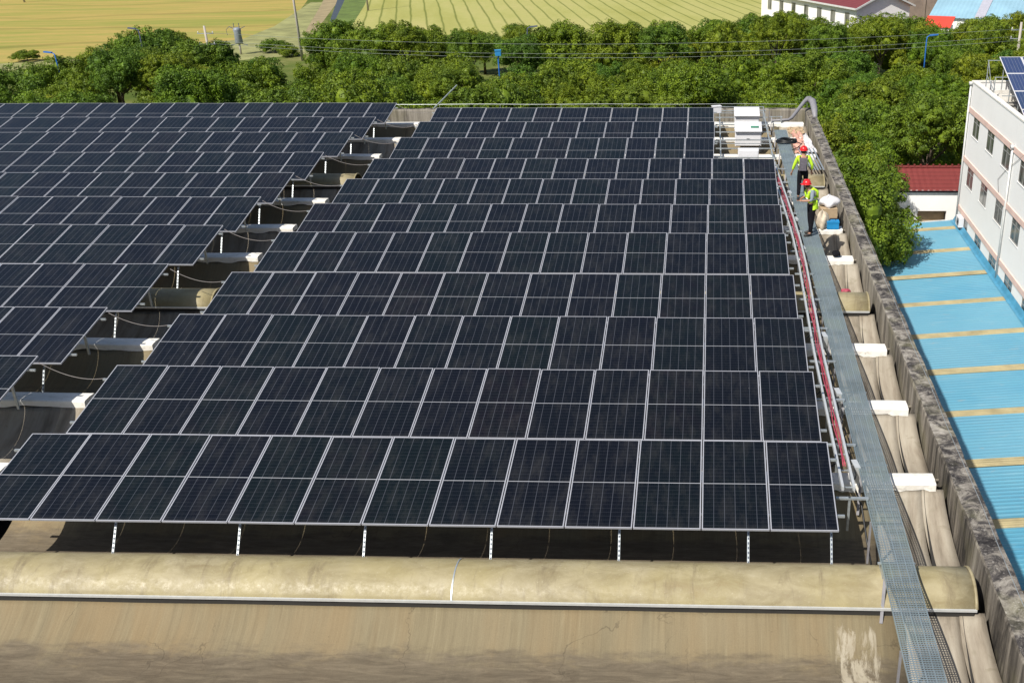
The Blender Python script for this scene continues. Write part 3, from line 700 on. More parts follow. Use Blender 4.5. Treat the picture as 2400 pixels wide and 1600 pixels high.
# ------------------------------------------------------------------ loose things beside the walkway
def lumpy(c, size, seed, n=14, rot=0):
    r = random.Random(seed); b = MB(); vs = []; k = 2*n
    for i in range(n+1):
        th = math.pi*i/n
        for j in range(k):
            ph = 2*math.pi*j/k; q = 1+.16*math.sin(3*ph+seed)*math.sin(th*2)+.10*math.sin(5*ph+2*th+seed*2)+r.uniform(-.04, .04)
            p = Vector((math.sin(th)*math.cos(ph)*size[0]*q, math.sin(th)*math.sin(ph)*size[1]*q, max(-.55, math.cos(th))*size[2]*q))
            p.rotate(Matrix.Rotation(rot, 3, 'Z')); vs.append((c[0]+p.x, c[1]+p.y, c[2]+p.z))
    fs = [(i*k+j, (i+1)*k+j, (i+1)*k+(j+1) % k, i*k+(j+1) % k) for i in range(n) for j in range(k)]
    return b.add(vs, fs)
def carton(name, c, size, rz, label, mat='box', cat='cardboard box'):
    r = empty(name, c, label, cat, None, rz); x, y, z = [q/2 for q in size]
    b = MB(); b.box((-x, -y, 0), (x, y, size[2]*.985)); b.build('body', M[mat], r)
    b = MB(); b.box((-x-.004, -y-.004, size[2]*.985), (-.004, y+.004, size[2]*.985+.012)); b.box((.004, -y-.004, size[2]*.985), (x+.004, y+.004, size[2]*.985+.010)); b.build('flap', M[mat], r)
    b = MB(); b.box((-.025, -y-.008, size[2]*.99+.012), (.025, y+.008, size[2]*.99+.016)); b.build('tape', M['tanbag'], r)
carton('cardboard_box', (1.82, 15.4, -.50), (.55, .55, .30), .03, 'brown cardboard box under the white sack beside the second worker')
tag(lumpy((1.85, 15.55, -.06), (.34, .34, .20), 3).build('white_sack', M['plastic'], None, True), 'crumpled white plastic sack on the cardboard box by the parapet', 'sack')
tag(lumpy((1.46, 13.75, -.22), (.20, .17, .36), 9).build('tan_sack', M['tanbag'], None, True), 'slumped tan sack standing by the walkway next to the blue toolbox', 'sack')
tb = empty('toolbox', (1.80, 13.72, -.41), 'bright blue plastic toolbox on the white ridge next to the parapet', 'toolbox')
b = MB(); b.box((-.19, -.12, 0), (.19, .12, .20)); b.build('body', M['bluebox'], tb)
b = MB(); b.box((-.20, -.13, .20), (.20, .13, .25)); b.build('lid', M['bluebox'], tb)
b = MB(); b.tube([(-.1, 0, .25), (-.08, 0, .30), (.08, 0, .30), (.1, 0, .25)], .012, 6); b.build('handle', M['cable_blk'], tb)
tag(lumpy((1.62, 10.85, -.32), (.12, .11, .10), 5).build('black_pouch', M['black'], None, True), 'small black tool pouch lying on the white ridge', 'pouch')
tag(lumpy((1.62, 8.25, -.52), (.13, .08, .06), 12).build('red_rag', M['cable_red'], None, True), 'crumpled red rag just behind the tan barrel by the parapet', 'rag')
# coil of black cable on the walkway
r = empty('cable_coil', (.98, 24.6, -.09), 'thick coil of black cable dropped on the walkway before the far parapet', 'cable coil')
for k in range(3):
    b = MB(); b.tube([((.42-.03*k)*math.cos(a)+.02*k, (.34-.03*k)*math.sin(a), .03+.035*k+.02*math.sin(3*a+k)) for a in [i*math.pi/12 for i in range(25)]], .032, 8)
    b.build('turn', M['cable_blk'], r, True)
b = MB(); b.tube([(.35, -.1, .05), (.6, -.5, .04), (.35, -1.2, .03), (.15, -1.5, .03)], .02, 6); b.build('tail', M['cable_blk'], r, True)
# packing waste
def crumpled(c, sx, sy, h, seed, nx=14, ny=18, rz=0):
    r = random.Random(seed); g = []
    for i in range(nx+1):
        row = []
        for j in range(ny+1):
            x = (i/nx-.5)*sx+r.uniform(-.03, .03); y = (j/ny-.5)*sy+r.uniform(-.03, .03)
            z = h*(.5+.5*math.sin(i*.9+seed)*math.cos(j*.7+seed*2))+r.uniform(0, h*.35)
            p = Vector((x, y, z)); p.rotate(Matrix.Rotation(rz, 3, 'Z')); row.append((c[0]+p.x, c[1]+p.y, c[2]+p.z))
        g.append(row)
    b = MB(); b.sheet(g, .02); return b
tag(crumpled((2.0, 26.3, -.52), .36, 3.6, .07, 4, rz=.05).build('plastic_wrap', M['plastic']), 'long crumpled white plastic wrap along the foot of the far parapet', 'plastic wrap')
tag(crumpled((1.60, 26.2, -.46), .46, 4.2, .07, 8, rz=-.03).build('packing_board', M['pinksheet']), 'torn pinkish packing boards heaped between walkway and wrap', 'board')
tag(crumpled((1.65, 28.4, -.50), .7, 1.3, .12, 15).build('cardboard_sheet', M['box']), 'flattened brown cardboard lying at the far end of the walkway', 'cardboard')
for k, (x, d) in enumerate([(1.78, .0), (1.88, .06), (1.98, .02), (2.09, .10), (2.2, .05)]):
    b = MB(); b.bar((x, 20.9+d, -.33), (x-.30+.05*k, 24.6+d, -.36), .05, .03)
    tag(b.build('steel_channel', M['galv']), 'grey steel channel leaning by the parapet, %s' % (ORD[k]+' from the walkway side'), 'steel channel', 'loose steel channels')
# ------------------------------------------------------------------ people
def skinned(name, verts, edges, radii, mat, parent, sub=2):
    me = bpy.data.meshes.new(name); me.from_pydata(verts, edges, []); o = bpy.data.objects.new(name, me); C.objects.link(o)
    md = o.modifiers.new('s', 'SKIN'); md.use_smooth_shade = True
    for i, r in enumerate(radii):
        rr = r if isinstance(r, tuple) else (r, r); me.skin_vertices[0].data[i].radius = rr
    me.skin_vertices[0].data[0].use_root = True
    ss = o.modifiers.new('u', 'SUBSURF'); ss.levels = sub; ss.render_levels = sub
    bpy.context.view_layer.update()
    ev = o.evaluated_get(bpy.context.evaluated_depsgraph_get()); nm = bpy.data.meshes.new_from_object(ev)
    nm.materials.clear(); nm.materials.append(mat)
    bpy.data.objects.remove(o); nm.name = name
    return link(name, nm, parent)
def person(loc, rz, label, J, vest_full, pack=False):
    """J: joint dictionary in local metres, person faces -y"""
    r = empty('person', loc, label, 'person', None, rz)
    V = []; E = []; Rd = []
    def v(p, rad, par=None):
        V.append(p); Rd.append(rad)
        if par is not None: E.append((par, len(V)-1))
        return len(V)-1
    pel = v(J['pelvis'], (.14, .11)); sp = v(J['spine'], (.125, .10), pel); ch = v(J['chest'], (.155, .11), sp)
    nk = v(J['neck'], .055, ch); hb = v(J['skull0'], (.075, .085), nk); ht = v(J['skull1'], (.082, .10), hb); v(J['skull2'], (.06, .07), ht)
    v(J['nose'], .016, hb)
    hands = []
    for s in ('L', 'R'):
        sh = v(J['sh'+s], .055, ch); el = v(J['el'+s], .042, sh); wr = v(J['wr'+s], .028, el); pm = v(J['ha'+s], (.038, .018), wr)
        d = (Vector(J['ha'+s])-Vector(J['wr'+s])).normalized(); side = d.cross(Vector((0, 0, 1)))
        side = side.normalized() if side.length > .1 else Vector((1, 0, 0)); curl = side.cross(d)
        for q, ln in enumerate((.062, .072, .068, .054)):
            a = Vector(J['ha'+s])+side*(-.03+.02*q)+d*.02; i0 = v(tuple(a), .009, pm); i1 = v(tuple(a+d*ln*.55-curl*.01), .0085, i0); v(tuple(a+d*ln*.8-curl*ln*.5), .008, i1)
        a = Vector(J['wr'+s])+d*.03+side*(-.04); i0 = v(tuple(a), .010, pm); v(tuple(a+d*.035-side*.015-curl*.02), .009, i0)
        hp = v(J['hp'+s], .085, pel); kn = v(J['kn'+s], .058, hp); an = v(J['an'+s], .038, kn); v(J['to'+s], (.036, .026), an)
    skinned('body', V, E, Rd, M['skin'], r)
    # trousers
    P = [J['pelvis'], tuple(Vector(J['pelvis'])+Vector((0, 0, .10)))]; PE = [(0, 1)]; PR = [(.165, .125), (.15, .115)]
    for s in ('L', 'R'):
        b0 = len(P); P += [J['hp'+s], J['kn'+s], tuple(Vector(J['an'+s])+Vector((0, 0, .02)))]; PE += [(0, b0), (b0, b0+1), (b0+1, b0+2)]; PR += [.105, .078, .062]
    skinned('trousers', P, PE, PR, M['black'], r)
    # shirt
    P = [J['chest'], J['spine'], tuple(Vector(J['pelvis'])+Vector((0, 0, .02))), tuple(Vector(J['neck'])*.7+Vector(J['chest'])*.3)]; PE = [(0, 1), (1, 2), (0, 3)]; PR = [(.175, .125), (.145, .115), (.165, .125), .065]
    for s in ('L', 'R'):
        b0 = len(P); e, w_ = Vector(J['el'+s]), Vector(J['wr'+s]); end = e.lerp(w_, .25 if vest_full else .75)
        P += [J['sh'+s], J['el'+s], tuple(end)]; PE += [(0, b0), (b0, b0+1), (b0+1, b0+2)]; PR += [.070, .056, .046]
    skinned('shirt', P, PE, PR, M['greyshirt'] if vest_full else M['vest'], r)
    # vest
    if vest_full:
        P = [J['chest'], J['spine'], tuple(Vector(J['pelvis'])+Vector((.0, .02, .06)))]
        skinned('vest', P, [(0, 1), (1, 2)], [(.205, .165), (.18, .155), (.19, .16)], M['vest'], r)
    else:
        P = [J['chest'], J['spine'], tuple(Vector(J['pelvis'])+Vector((.0, .0, .06)))]
        skinned('vest', P, [(0, 1), (1, 2)], [(.190, .140), (.158, .130), (.172, .135)], M['vest'], r)
    if vest_full:
        b = MB(); g = []
        for a in [math.radians(-20+i*20) for i in range(12)]:
            g.append([(.19*math.cos(a)*(1+.12*q), .15*math.sin(a)*(1+.30*q)+.02, 1.12-.27*q+.015*math.sin(a*5)) for q in (0, .35, .7, 1)])
        b.sheet(g, .012); b.build('vest_tail', M['vest'], r, True)
        b = MB()
        for sx in (-1, 1): b.tube([(sx*.13, .12, 1.20), (sx*.15, .10, 1.40), (sx*.13, -.02, 1.475), (sx*.12, -.16, 1.36), (sx*.12, -.14, 1.14)], .045, 8)
        b.build('vest_shoulder', M['vest'], r, True)
    c = Vector(J['chest']).lerp(Vector(J['spine']), .7)
    b = MB(); b.tube([(c.x+.172*math.cos(a), c.y+.142*math.sin(a), c.z-.03) for a in [i*math.pi/10 for i in range(21)]], .022, 6); b.build('reflective_band', M['reflective'], r, True)
    # helmet and hair
    h = Vector(J['skull1']); b = MB()
    b.lathe((h.x, h.y, h.z), [(.0, .128), (.03, .130), (.07, .118), (.105, .092), (.130, .05), (.138, .012)], 18)
    b.lathe((h.x, h.y, h.z-.008), [(0, .150), (.012, .150), (.018, .130)], 18); b.obox((h.x, h.y-.145, h.z), (.17, .08, .012), (R_(12), 0, 0))
    b.obox((h.x, h.y, h.z+.13), (.03, .20, .02))
    b.build('helmet', M['helmet'], r, True)
    b = MB(); b.lathe((h.x, h.y+.015, h.z-.10), [(0, .07), (.03, .093), (.08, .101), (.11, .10)], 14); b.build('hair', M['hair'], r, True)
    for s in ('L', 'R'):
        a = Vector(J['an'+s]); t_ = Vector(J['to'+s]); z0 = a.z-.075
        b = MB(); d = (t_-a); d.z = 0; d = d.normalized()
        b.tube([a-d*.05+Vector((0, 0, -.035)), a+d*.05+Vector((0, 0, -.035)), a+d*.14+Vector((0, 0, -.045)), a+d*.20+Vector((0, 0, -.05))], [.04, .05, .045, .028], 10)
        b.build('shoe', M['shoe'], r, True)
    return r
base = dict(pelvis=(0, 0, .95), spine=(0, .01, 1.12), chest=(0, .0, 1.34), neck=(0, -.01, 1.50), skull0=(0, -.03, 1.58), skull1=(0, -.02, 1.66), skull2=(0, 0, 1.73), nose=(0, -.125, 1.62),
    shL=(-.19, 0, 1.42), shR=(.19, 0, 1.42), elL=(-.27, .03, 1.14), elR=(.27, .03, 1.14), wrL=(-.28, -.06, .90), wrR=(.28, -.06, .90), haL=(-.28, -.09, .83), haR=(.28, -.09, .83),
    hpL=(-.10, 0, .88), hpR=(.10, 0, .88), knL=(-.11, -.02, .48), knR=(.11, -.02, .48), anL=(-.12, .02, .085), anR=(.12, .02, .085), toL=(-.13, -.12, .04), toR=(.13, -.12, .04))
# worker 1: back to us, walking away
J1 = dict(base); J1.update(elL=(-.30, .03, 1.15), elR=(.30, -.02, 1.13), wrL=(-.30, -.08, .93), wrR=(.36, -.10, .90), haL=(-.30, -.12, .86), haR=(.38, -.13, .83), knL=(-.11, -.10, .50), anL=(-.12, .0, .085), anR=(.12, .10, .09), toR=(.12, -.05, .04))
person((.98, 16.15, WZ+.0), R_(176), 'worker in red helmet and lime vest seen from behind, farther along the walkway', J1, False)
bp_ = empty('backpack', (.98, 16.15, WZ), 'grey backpack on the back of the farther worker', 'backpack', None, R_(176))
b = MB(); b.obox((0, .19, 1.22), (.27, .14, .40)); b.obox((0, .275, 1.14), (.20, .06, .22)); b.build('body', M['greybag'], bp_)
b = MB()
for s in (-1, 1): b.tube([(s*.10, .14, 1.38), (s*.12, .02, 1.475), (s*.13, -.15, 1.36), (s*.12, -.14, 1.15), (s*.12, .12, 1.05)], .018, 6)
b.build('strap', M['black'], bp_, True)
# worker 2: facing left, head bent over the hands
J2 = dict(base); J2.update(spine=(0, -.01, 1.12), chest=(0, -.06, 1.33), neck=(0, -.12, 1.48), skull0=(0, -.19, 1.54), skull1=(0, -.19, 1.61), skull2=(0, -.18, 1.68), nose=(0, -.28, 1.55),
    shL=(-.19, -.06, 1.40), shR=(.19, -.06, 1.40), elL=(-.25, -.12, 1.15), elR=(.25, -.12, 1.15), wrL=(-.10, -.34, 1.12), wrR=(.10, -.34, 1.12), haL=(-.05, -.41, 1.13), haR=(.05, -.41, 1.13),
    anL=(-.14, .08, .085), knL=(-.13, .02, .48), anR=(.12, -.06, .085), toL=(-.15, -.07, .04), toR=(.13, -.20, .04))
person((.93, 12.05, WZ), R_(-72), 'worker in red helmet and grey shirt looking down at his hands, nearer one', J2, True)
b = MB(); b.obox((0, 0, 0), (.12, .08, .02), (.3, 0, R_(-72)))
tag(b.build('phone', M['cable_blk'], None, False, (.93-.42, 12.05-.13, WZ+1.15)), 'small black device held by the nearer worker', 'device')

# ------------------------------------------------------------------ blue lean-to roof
def zr(x): return -9.40-.08*(13-x)
shed = empty('blue_roofed_shed', (8, 20, GZ), 'long low shed with bright blue ribbed sheet roof between the factory and the white building', 'shed')
def ribbed(x0, x1, y0, y1, mat, dz=0, pitch=.24, amp=.028, name='roof_sheet'):
    n = max(2, int((y1-y0)/pitch*4)); g = []
    for i in range(n+1):
        y = y0+(y1-y0)*i/n; ph = (y/pitch) % 1; h = amp if ph < .22 else (amp*(1-(ph-.22)/.12) if ph < .34 else (0 if ph < .88 else amp*(ph-.88)/.12))
        g.append([(x, y, zr(x)+dz+h) for x in np.linspace(x0, x1, 5)])
    b = MB(); b.sheet(g, .02); return build_at(b, name, mat, shed)
SY = [43-4*k for k in range(14)]
prev = 44.5
for k, yc in enumerate(SY):
    x0 = 2.76; lo = yc+.28
    if lo > 38.6: ribbed(7.9, 12.72, lo, prev, M['blueroof'])
    elif prev > 38.6:
        ribbed(7.9, 12.72, 38.6, prev, M['blueroof']); ribbed(x0, 12.72, lo, 38.6, M['blueroof'])
    else: ribbed(x0, 12.72, lo, prev, M['blueroof'])
    xs0 = 7.9 if yc > 38.3 else x0
    ribbed(xs0, 12.70, yc-.28, yc+.28, M['skystrip'], .012, .14, .03, 'translucent_strip')
    prev = yc-.28
b = MB(); g = []
for y in np.linspace(-11, 44.5, 60): g.append([(12.70, y, zr(12.7)+.04), (12.85, y, zr(12.85)+.05), (12.985, y, zr(13)+.30)])
b.sheet(g, .01); build_at(b, 'flashing', M['bluetrim'], shed)
b = MB(); b.box((7.95, 44.35, GZ), (12.9, 44.45, zr(10)-.25)); b.box((2.76, 38.4, GZ), (7.9, 38.5, -10.35)); build_at(b, 'wall', M['white'], shed)
b = MB(); b.bar((7.9, 44.52, zr(7.9)+.02), (12.95, 44.52, zr(12.95)+.02), .08, .10); build_at(b, 'gutter', M['winframe'], shed)

# ------------------------------------------------------------------ white building on the right
FX = 13.0
wb = empty('white_building', (19, 20, GZ), 'four storey white building with pink bands, right edge of the scene', 'building')
b = MB(); wins = []
for row, zt in enumerate((-2.62, -5.55, -8.55)):
    for k in range(16):
        yc = 42.1-k*3.42
        if row == 0: yc -= .1
        wins.append((yc, zt, 1.55, 1.18, k, row))
# wall as a grid with real openings
ycuts = sorted({-12.0, 44.1}|{round(w_[0]-.78, 3) for w_ in wins if w_[5] == 1}|{round(w_[0]+.78, 3) for w_ in wins if w_[5] == 1})
for row, zt in enumerate((-2.62, -5.55, -8.55)):
    pass
zlev = [(-.98, -2.62, None), (-2.62, -3.80, 0), (-3.80, -5.55, None), (-5.55, -6.73, 1), (-6.73, -8.55, None), (-8.55, -9.73, 2), (-9.73, GZ, None)]
T = .24
for zt, zb, row in zlev:
    if row is None: b.box((FX, -12, zb), (FX+T, 44.1, zt)); continue
    hi = 44.1
    for yc, z0, w_, h_, k, rr in wins:
        if rr != row: continue
        b.box((FX, yc+w_/2, zb), (FX+T, hi, zt)); hi = yc-w_/2
    b.box((FX, -12, zb), (FX+T, hi, zt))
b.box((FX+T, 43.86, GZ), (27, 44.1, -.98)); b.box((26.76, -12, GZ), (27, 43.86, -.98))
build_at(b, 'wall', M['white'], wb)
b = MB(); b.box((FX+T, -12, -2.35), (26.76, 43.86, -2.05)); build_at(b, 'roof', M['concrete'], wb)
b = MB(); b.box((FX-.03, -12, -.98), (FX+T+.03, 44.13, -.90)); b.box((FX+T+.03, 43.83, -.98), (27, 44.13, -.90)); build_at(b, 'coping', M['cap'], wb)
b = MB(); b.box((13.3, 41.9, -1.7), (24, 42.1, -1.3)); b.box((13.3, 42.9, -1.6), (24, 43.0, -1.25)); build_at(b, 'roof_beam', M['cap'], wb)
for z in (-2.36, -5.26, -8.24):
    b = MB(); b.box((FX-.045, -12, z-.30), (FX-.002, 44.1, z)); build_at(b, 'pink_band', M['pink'], wb)
for yc, zt, w_, h_, k, row in wins:
    if yc < 8: continue
    f = MB(); x = FX+.012; y0, y1, z0, z1 = yc-w_/2, yc+w_/2, zt-h_, zt
    for lo, hi in [((x, y0, z0), (x+.04, y1, z0+.05)), ((x, y0, z1-.05), (x+.06, y1, z1)), ((x, y0, z0+.05), (x+.06, y0+.05, z1-.05)), ((x, y1-.05, z0+.05), (x+.06, y1, z1-.05)), ((x, yc-.025, z0+.05), (x+.06, yc+.025, z1-.05)), ((x, y0+.05, z1-.38), (x+.06, y1-.05, z1-.34))]: f.box(lo, hi)
    fo = build_at(f, 'window', M['alframe'], wb)
    g = MB(); g.box((x+.012, y0+.02, z0+.02), (x+.020, y1-.02, z1-.02)); p = g.build('pane', M['win'], fo); p.matrix_parent_inverse = Matrix.Translation(-wb.location)
    g = MB(); g.box((FX-.03, y0-.05, z0-.05), (FX+.010, y1+.05, z0)); p = g.build('sill', M['white'], fo); p.matrix_parent_inverse = Matrix.Translation(-wb.location)
    if (k*3+row*5) % 4 == 1:
        g = MB(); g.box((x+.09, y0+.04, z0+.02), (x+.10, yc-.05, z1-.02)); p = g.build('curtain', M['curtain'], fo); p.matrix_parent_inverse = Matrix.Translation(-wb.location)
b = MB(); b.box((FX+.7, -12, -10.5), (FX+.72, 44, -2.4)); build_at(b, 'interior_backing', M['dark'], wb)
for y, zt in ((33.8, -2.45), (43.95, -1.1), (23.4, -2.45), (13.2, -2.45)):
    b = MB(); b.tube([(FX-.09, y, zt), (FX-.09, y, zr(13)+.1)], .055, 10); b.obox((FX-.10, y, zt+.06), (.20, .20, .18))
    build_at(b, 'downpipe', M['winframe'], wb, True)
b = MB(); b.box((FX-.34, 42.0, -9.15), (FX-.01, 42.8, -8.62)); b.lathe((FX-.35, 42.25, -8.9), [(0, .001), (.01, .001)], 8)
ac = empty('air_conditioner', (FX-.17, 42.6, -9.15), 'white air conditioner unit low on the white building at its far corner', 'air conditioner')
a = MB(); a.box((-.15, -.42, 0), (.15, .42, .56)); a.build('casing', M['invwhite'], ac)
a = MB()
for q in range(5): a.tube([(-.16, -.12+(.05+.045*q)*math.cos(t_), .28+(.05+.045*q)*math.sin(t_)) for t_ in [i*math.pi/8 for i in range(17)]], .006, 4)
a.build('fan_grille', M['black'], ac)
a = MB()
for s in (-.3, .3): a.bar((-.15, s, -.02), (.17, s, -.02), .03, .03)
a.build('bracket', M['galv'], ac)
# cable hanging on the facade
b = MB(); b.tube([(FX-.02, 30.3, -.95), (FX-.04, 31.2, -2.0), (FX-.03, 34.9, -3.9), (FX-.03, 36.0, -4.6), (FX-.03, 35.6, -5.2)], .012, 5)
tag(b.build('facade_cable', M['cable_gry'], None, True), 'thin grey cable drooping across the white facade', 'cable')
# panels on that roof
bw = 1.16; bf = MB(); W2, H2 = bw/2+.02, 1.96
for lo, hi in [((-W2, 0, -.035), (-W2+.035, H2, 0)), ((W2-.035, 0, -.035), (W2, H2, 0)), ((-W2+.035, 0, -.035), (W2-.035, .035, 0)), ((-W2+.035, H2-.035, -.035), (W2-.035, H2, 0))]: bf.box(lo, hi)
bfm = bf.mesh('panel_frame', M['invwhite']); bg_ = MB(); bg_.box((-W2+.035, .035, -.01), (W2-.035, H2-.035, -.004)); bgm = bg_.mesh('panel_glass', M['pvblue'])
PT = R_(18)
for j in range(4):
    for k in range(5):
        x = 14.22+W2+k*(2*W2+.03); d = (3-j+1)*2.0
        r = empty('blue_solar_panel', (x, 43.5-d*math.cos(PT), .52-d*math.sin(PT)), 'blue solar panel %s, %s on the white building roof' % (from_end(k, 'left'), 'lowest row' if j == 0 else ORD[j]+' row up'), 'solar panel', 'blue solar panels on the white building')
        r.rotation_euler.x = PT; link('frame', bfm, r); link('cell_glass', bgm, r)
rk = empty('roof_panel_rack', (15, 38, -2.05), 'grey metal frame holding up the blue panels above the white building roof', 'mounting rack')
for x in (14.5, 16.9, 19.6):
    b = MB()
    for y in (37.5, 39.5, 41.5, 43.3): b.bar((x, y, -2.05), (x, y, .42-(43.5-y)*math.tan(PT)), .05, .05)
    b.bar((x, 36.0, .42-7.5*math.tan(PT)), (x, 43.4, .40), .05, .05)
    build_at(b, 'frame', M['galv'], rk)
b = MB()
for y in (43.3, 41.4, 39.4): z = .40-(43.5-y)*math.tan(PT); b.bar((13.55, y, z), (20, y, z), .04, .04)
for y in (43.3, 41.4): b.bar((13.6, y, .36-(43.5-y)*.3), (13.6, y, -2.0), .045, .045)
b.bar((13.6, 43.3, -.5), (13.6, 41.4, -1.0), .03, .03); b.bar((13.6, 43.3, .3), (13.6, 41.4, -1.6), .025, .025)
build_at(b, 'rail', M['galv'], rk)

# ------------------------------------------------------------------ gatehouse with red tiles
gh = empty('gatehouse', (11.6, 47, GZ), 'small white outbuilding with a dark red tiled roof behind the blue roof', 'building')
b = MB(); b.box((8.2, 46.0, GZ), (10.95, 46.2, -7.92)); b.box((12.75, 46.0, GZ), (14.6, 46.2, -7.92)); b.box((10.95, 46.0, -9.25), (12.75, 46.2, -7.92)); b.box((8.2, 46.2, GZ), (8.4, 50.2, -7.92)); b.box((8.4, 50.0, GZ), (14.6, 50.2, -7.92)); b.box((14.4, 46.2, GZ), (14.6, 50.0, -7.92)); b.box((10.95, 46.5, GZ), (12.75, 46.6, -9.2), 1)
b.box((10.95, 46.0, GZ), (12.75, 46.2, -10.3)); build_at(b, 'wall', [M['white'], M['box']], gh)
b = MB(); g = []
for x in np.linspace(7.9, 14.9, 40): g.append([(x, 45.93, -7.95+.02*math.sin(x*18)), (x, 48.2, -7.02+.02*math.sin(x*18)), (x, 50.6, -8.02)])
b.sheet(g, .08); build_at(b, 'roof', M['redtile'], gh)
b = MB(); b.tube([(7.9, 48.2, -6.98), (14.9, 48.2, -6.98)], .09, 8)
for i in range(18): b.obox((8.1+i*.4, 48.2, -6.88), (.10, .16, .12))
build_at(b, 'ridge_tiles', M['redtile'], gh)
b = MB(); b.box((7.9, 45.85, -8.03), (14.9, 45.93, -7.93)); build_at(b, 'gutter', M['black'], gh)

# ------------------------------------------------------------------ distant house, annex, boundary wall, blue sheds
fd = Vector((math.sin(R_(-26.4)), math.cos(R_(-26.4)), 0)); gd = Vector((fd.y, -fd.x, 0))
O = Vector((17.3, 131.0, GZ)); Lh, Wd, EH = 26.5, 8.6, 7.0
hs = empty('white_house', tuple(O), 'long white two storey house with a maroon roof behind the trees', 'house')
def P(a, c, z): return O+fd*a+gd*c+Vector((0, 0, z))
b = MB()
b.add([P(0,0,0), P(Lh,0,0), P(Lh,0,EH), P(0,0,EH), P(0,Wd,0), P(Lh,Wd,0), P(Lh,Wd,EH), P(0,Wd,EH), P(0,Wd/2,EH+1.7), P(Lh,Wd/2,EH+1.7)],
      [(0,1,2,3), (5,4,7,6), (4,0,3,8,7), (1,5,6,9,2)])
build_at(b, 'wall', M['white'], hs)
b = MB(); b.sheet([[P(-.5, -.5, EH-.15), P(-.5, Wd/2, EH+1.85), P(-.5, Wd+.5, EH-.15)], [P(Lh+.5, -.5, EH-.15), P(Lh+.5, Wd/2, EH+1.85), P(Lh+.5, Wd+.5, EH-.15)]], .12)
build_at(b, 'roof', M['maroon'], hs)
b = MB(); b.bar(P(-.5, -.55, EH-.18), P(Lh+.5, -.55, EH-.18), .12, .22); b.bar(P(-.55, -.5, EH-.2), P(-.55, Wd/2, EH+1.78), .10, .22); b.bar(P(-.55, Wd+.5, EH-.2), P(-.55, Wd/2, EH+1.78), .10, .22)
build_at(b, 'eave_trim', M['winframe'], hs)
for fl in range(2):
    for k in range(7):
        a = 1.6+k*3.6
        f = MB(); z0 = 1.2+fl*3.3; f.add([P(a, -.03, z0), P(a+1.3, -.03, z0), P(a+1.3, -.03, z0+1.7), P(a, -.03, z0+1.7), P(a, .02, z0), P(a+1.3, .02, z0), P(a+1.3, .02, z0+1.7), P(a, .02, z0+1.7)], [(0,1,2,3), (0,4,5,1), (3,2,6,7), (0,3,7,4), (1,5,6,2)])
        fo = build_at(f, 'window', M['winframe'], hs)
        f = MB(); f.add([P(a+.1, -.045, z0+.1), P(a+1.2, -.045, z0+.1), P(a+1.2, -.045, z0+1.6), P(a+.1, -.045, z0+1.6)], [(0,1,2,3)])
        p = f.build('pane', M['win'], fo); p.matrix_parent_inverse = Matrix.Translation(-hs.location)
ax = empty('house_annex', tuple(P(-1, 2, 0)), 'small white annex with a low maroon roof in front of the long house', 'house')
A0 = P(-1, 1.0, 0)
def Q(a, c, z): return A0+fd*(-a)+gd*c+Vector((0, 0, z))
b = MB(); b.add([Q(0,0,0), Q(3,0,0), Q(3,6,0), Q(0,6,0), Q(0,0,4.2), Q(3,0,4.2), Q(3,6,4.2), Q(0,6,4.2)], [(0,1,5,4), (1,2,6,5), (2,3,7,6), (3,0,4,7)]); build_at(b, 'wall', M['white'], ax)
b = MB(); b.add([Q(-.3,-.3,4.1), Q(3.3,-.3,4.1), Q(3.3,6.3,4.1), Q(-.3,6.3,4.1), Q(1.2,3,5.1)], [(0,1,4), (1,2,4), (2,3,4), (3,0,4), (3,2,1,0)]); build_at(b, 'roof', M['maroon'], ax)
b = MB(); b.box((22, 158.0, GZ), (70, 158.5, -7.6)); 
for i in range(16): b.box((22.1+i*3, 157.8, GZ), (22.5+i*3, 158.0, -7.4))
tag(b.build('boundary_wall', M['brownwall']), 'long brown boundary wall with piers behind the white house', 'wall')
def gable_shed(x0, x1, y0, y1, ez, rz_, mat, label, rotz=0, strip=False):
    r = empty('sheet_roof_shed', ((x0+x1)/2, (y0+y1)/2, GZ), label, 'shed', 'pale blue sheds beyond the trees', rotz)
    w_, d_ = (x1-x0)/2, (y1-y0)/2
    b = MB(); b.box((-w_, -d_, 0), (w_, d_, ez)); b.build('wall', M['white'], r)
    g = []
    for i in range(61):
        x = -w_-.3+(2*w_+.6)*i/60; h = .06 if i % 2 else 0
        g.append([(x, -d_-.4, ez+h), (x, 0, rz_+h), (x, d_+.4, ez+h)])
    b = MB(); b.sheet(g, .05); b.build('roof', mat, r)
    if strip:
        b = MB(); b.sheet([[(x, -d_-.3, ez+.12), (x, -.2, rz_+.10)] for x in (-w_*.28, -w_*.12)]); b.build('faded_strip', M['bluepink'], r)
gable_shed(32.5, 50, 141, 158, 4.2, 6.8, M['lightblue'], 'pale blue sheet roof with a faded pink strip, nearest of the sheds', R_(-22), True)
gable_shed(47, 75, 158, 178, 5.0, 7.6, M['lightblue'], 'pale blue sheet roof farther right behind the nearest blue shed', R_(-18))
r = empty('red_roofed_lean_to', (29.2, 135.0, GZ), 'small lean-to with a bright red sheet roof before the pale blue shed', 'shed', None, R_(-20))
b = MB(); b.sheet([[(-1.9, -2.0, 4.2), (-1.9, 2.0, 5.2)], [(1.9, -2.0, 4.2), (1.9, 2.0, 5.2)]], .08); b.build('roof', M['redsheet'], r)
b = MB(); b.box((-1.7, -1.8, 0), (1.7, 1.8, 4.1)); b.build('wall', M['white'], r)

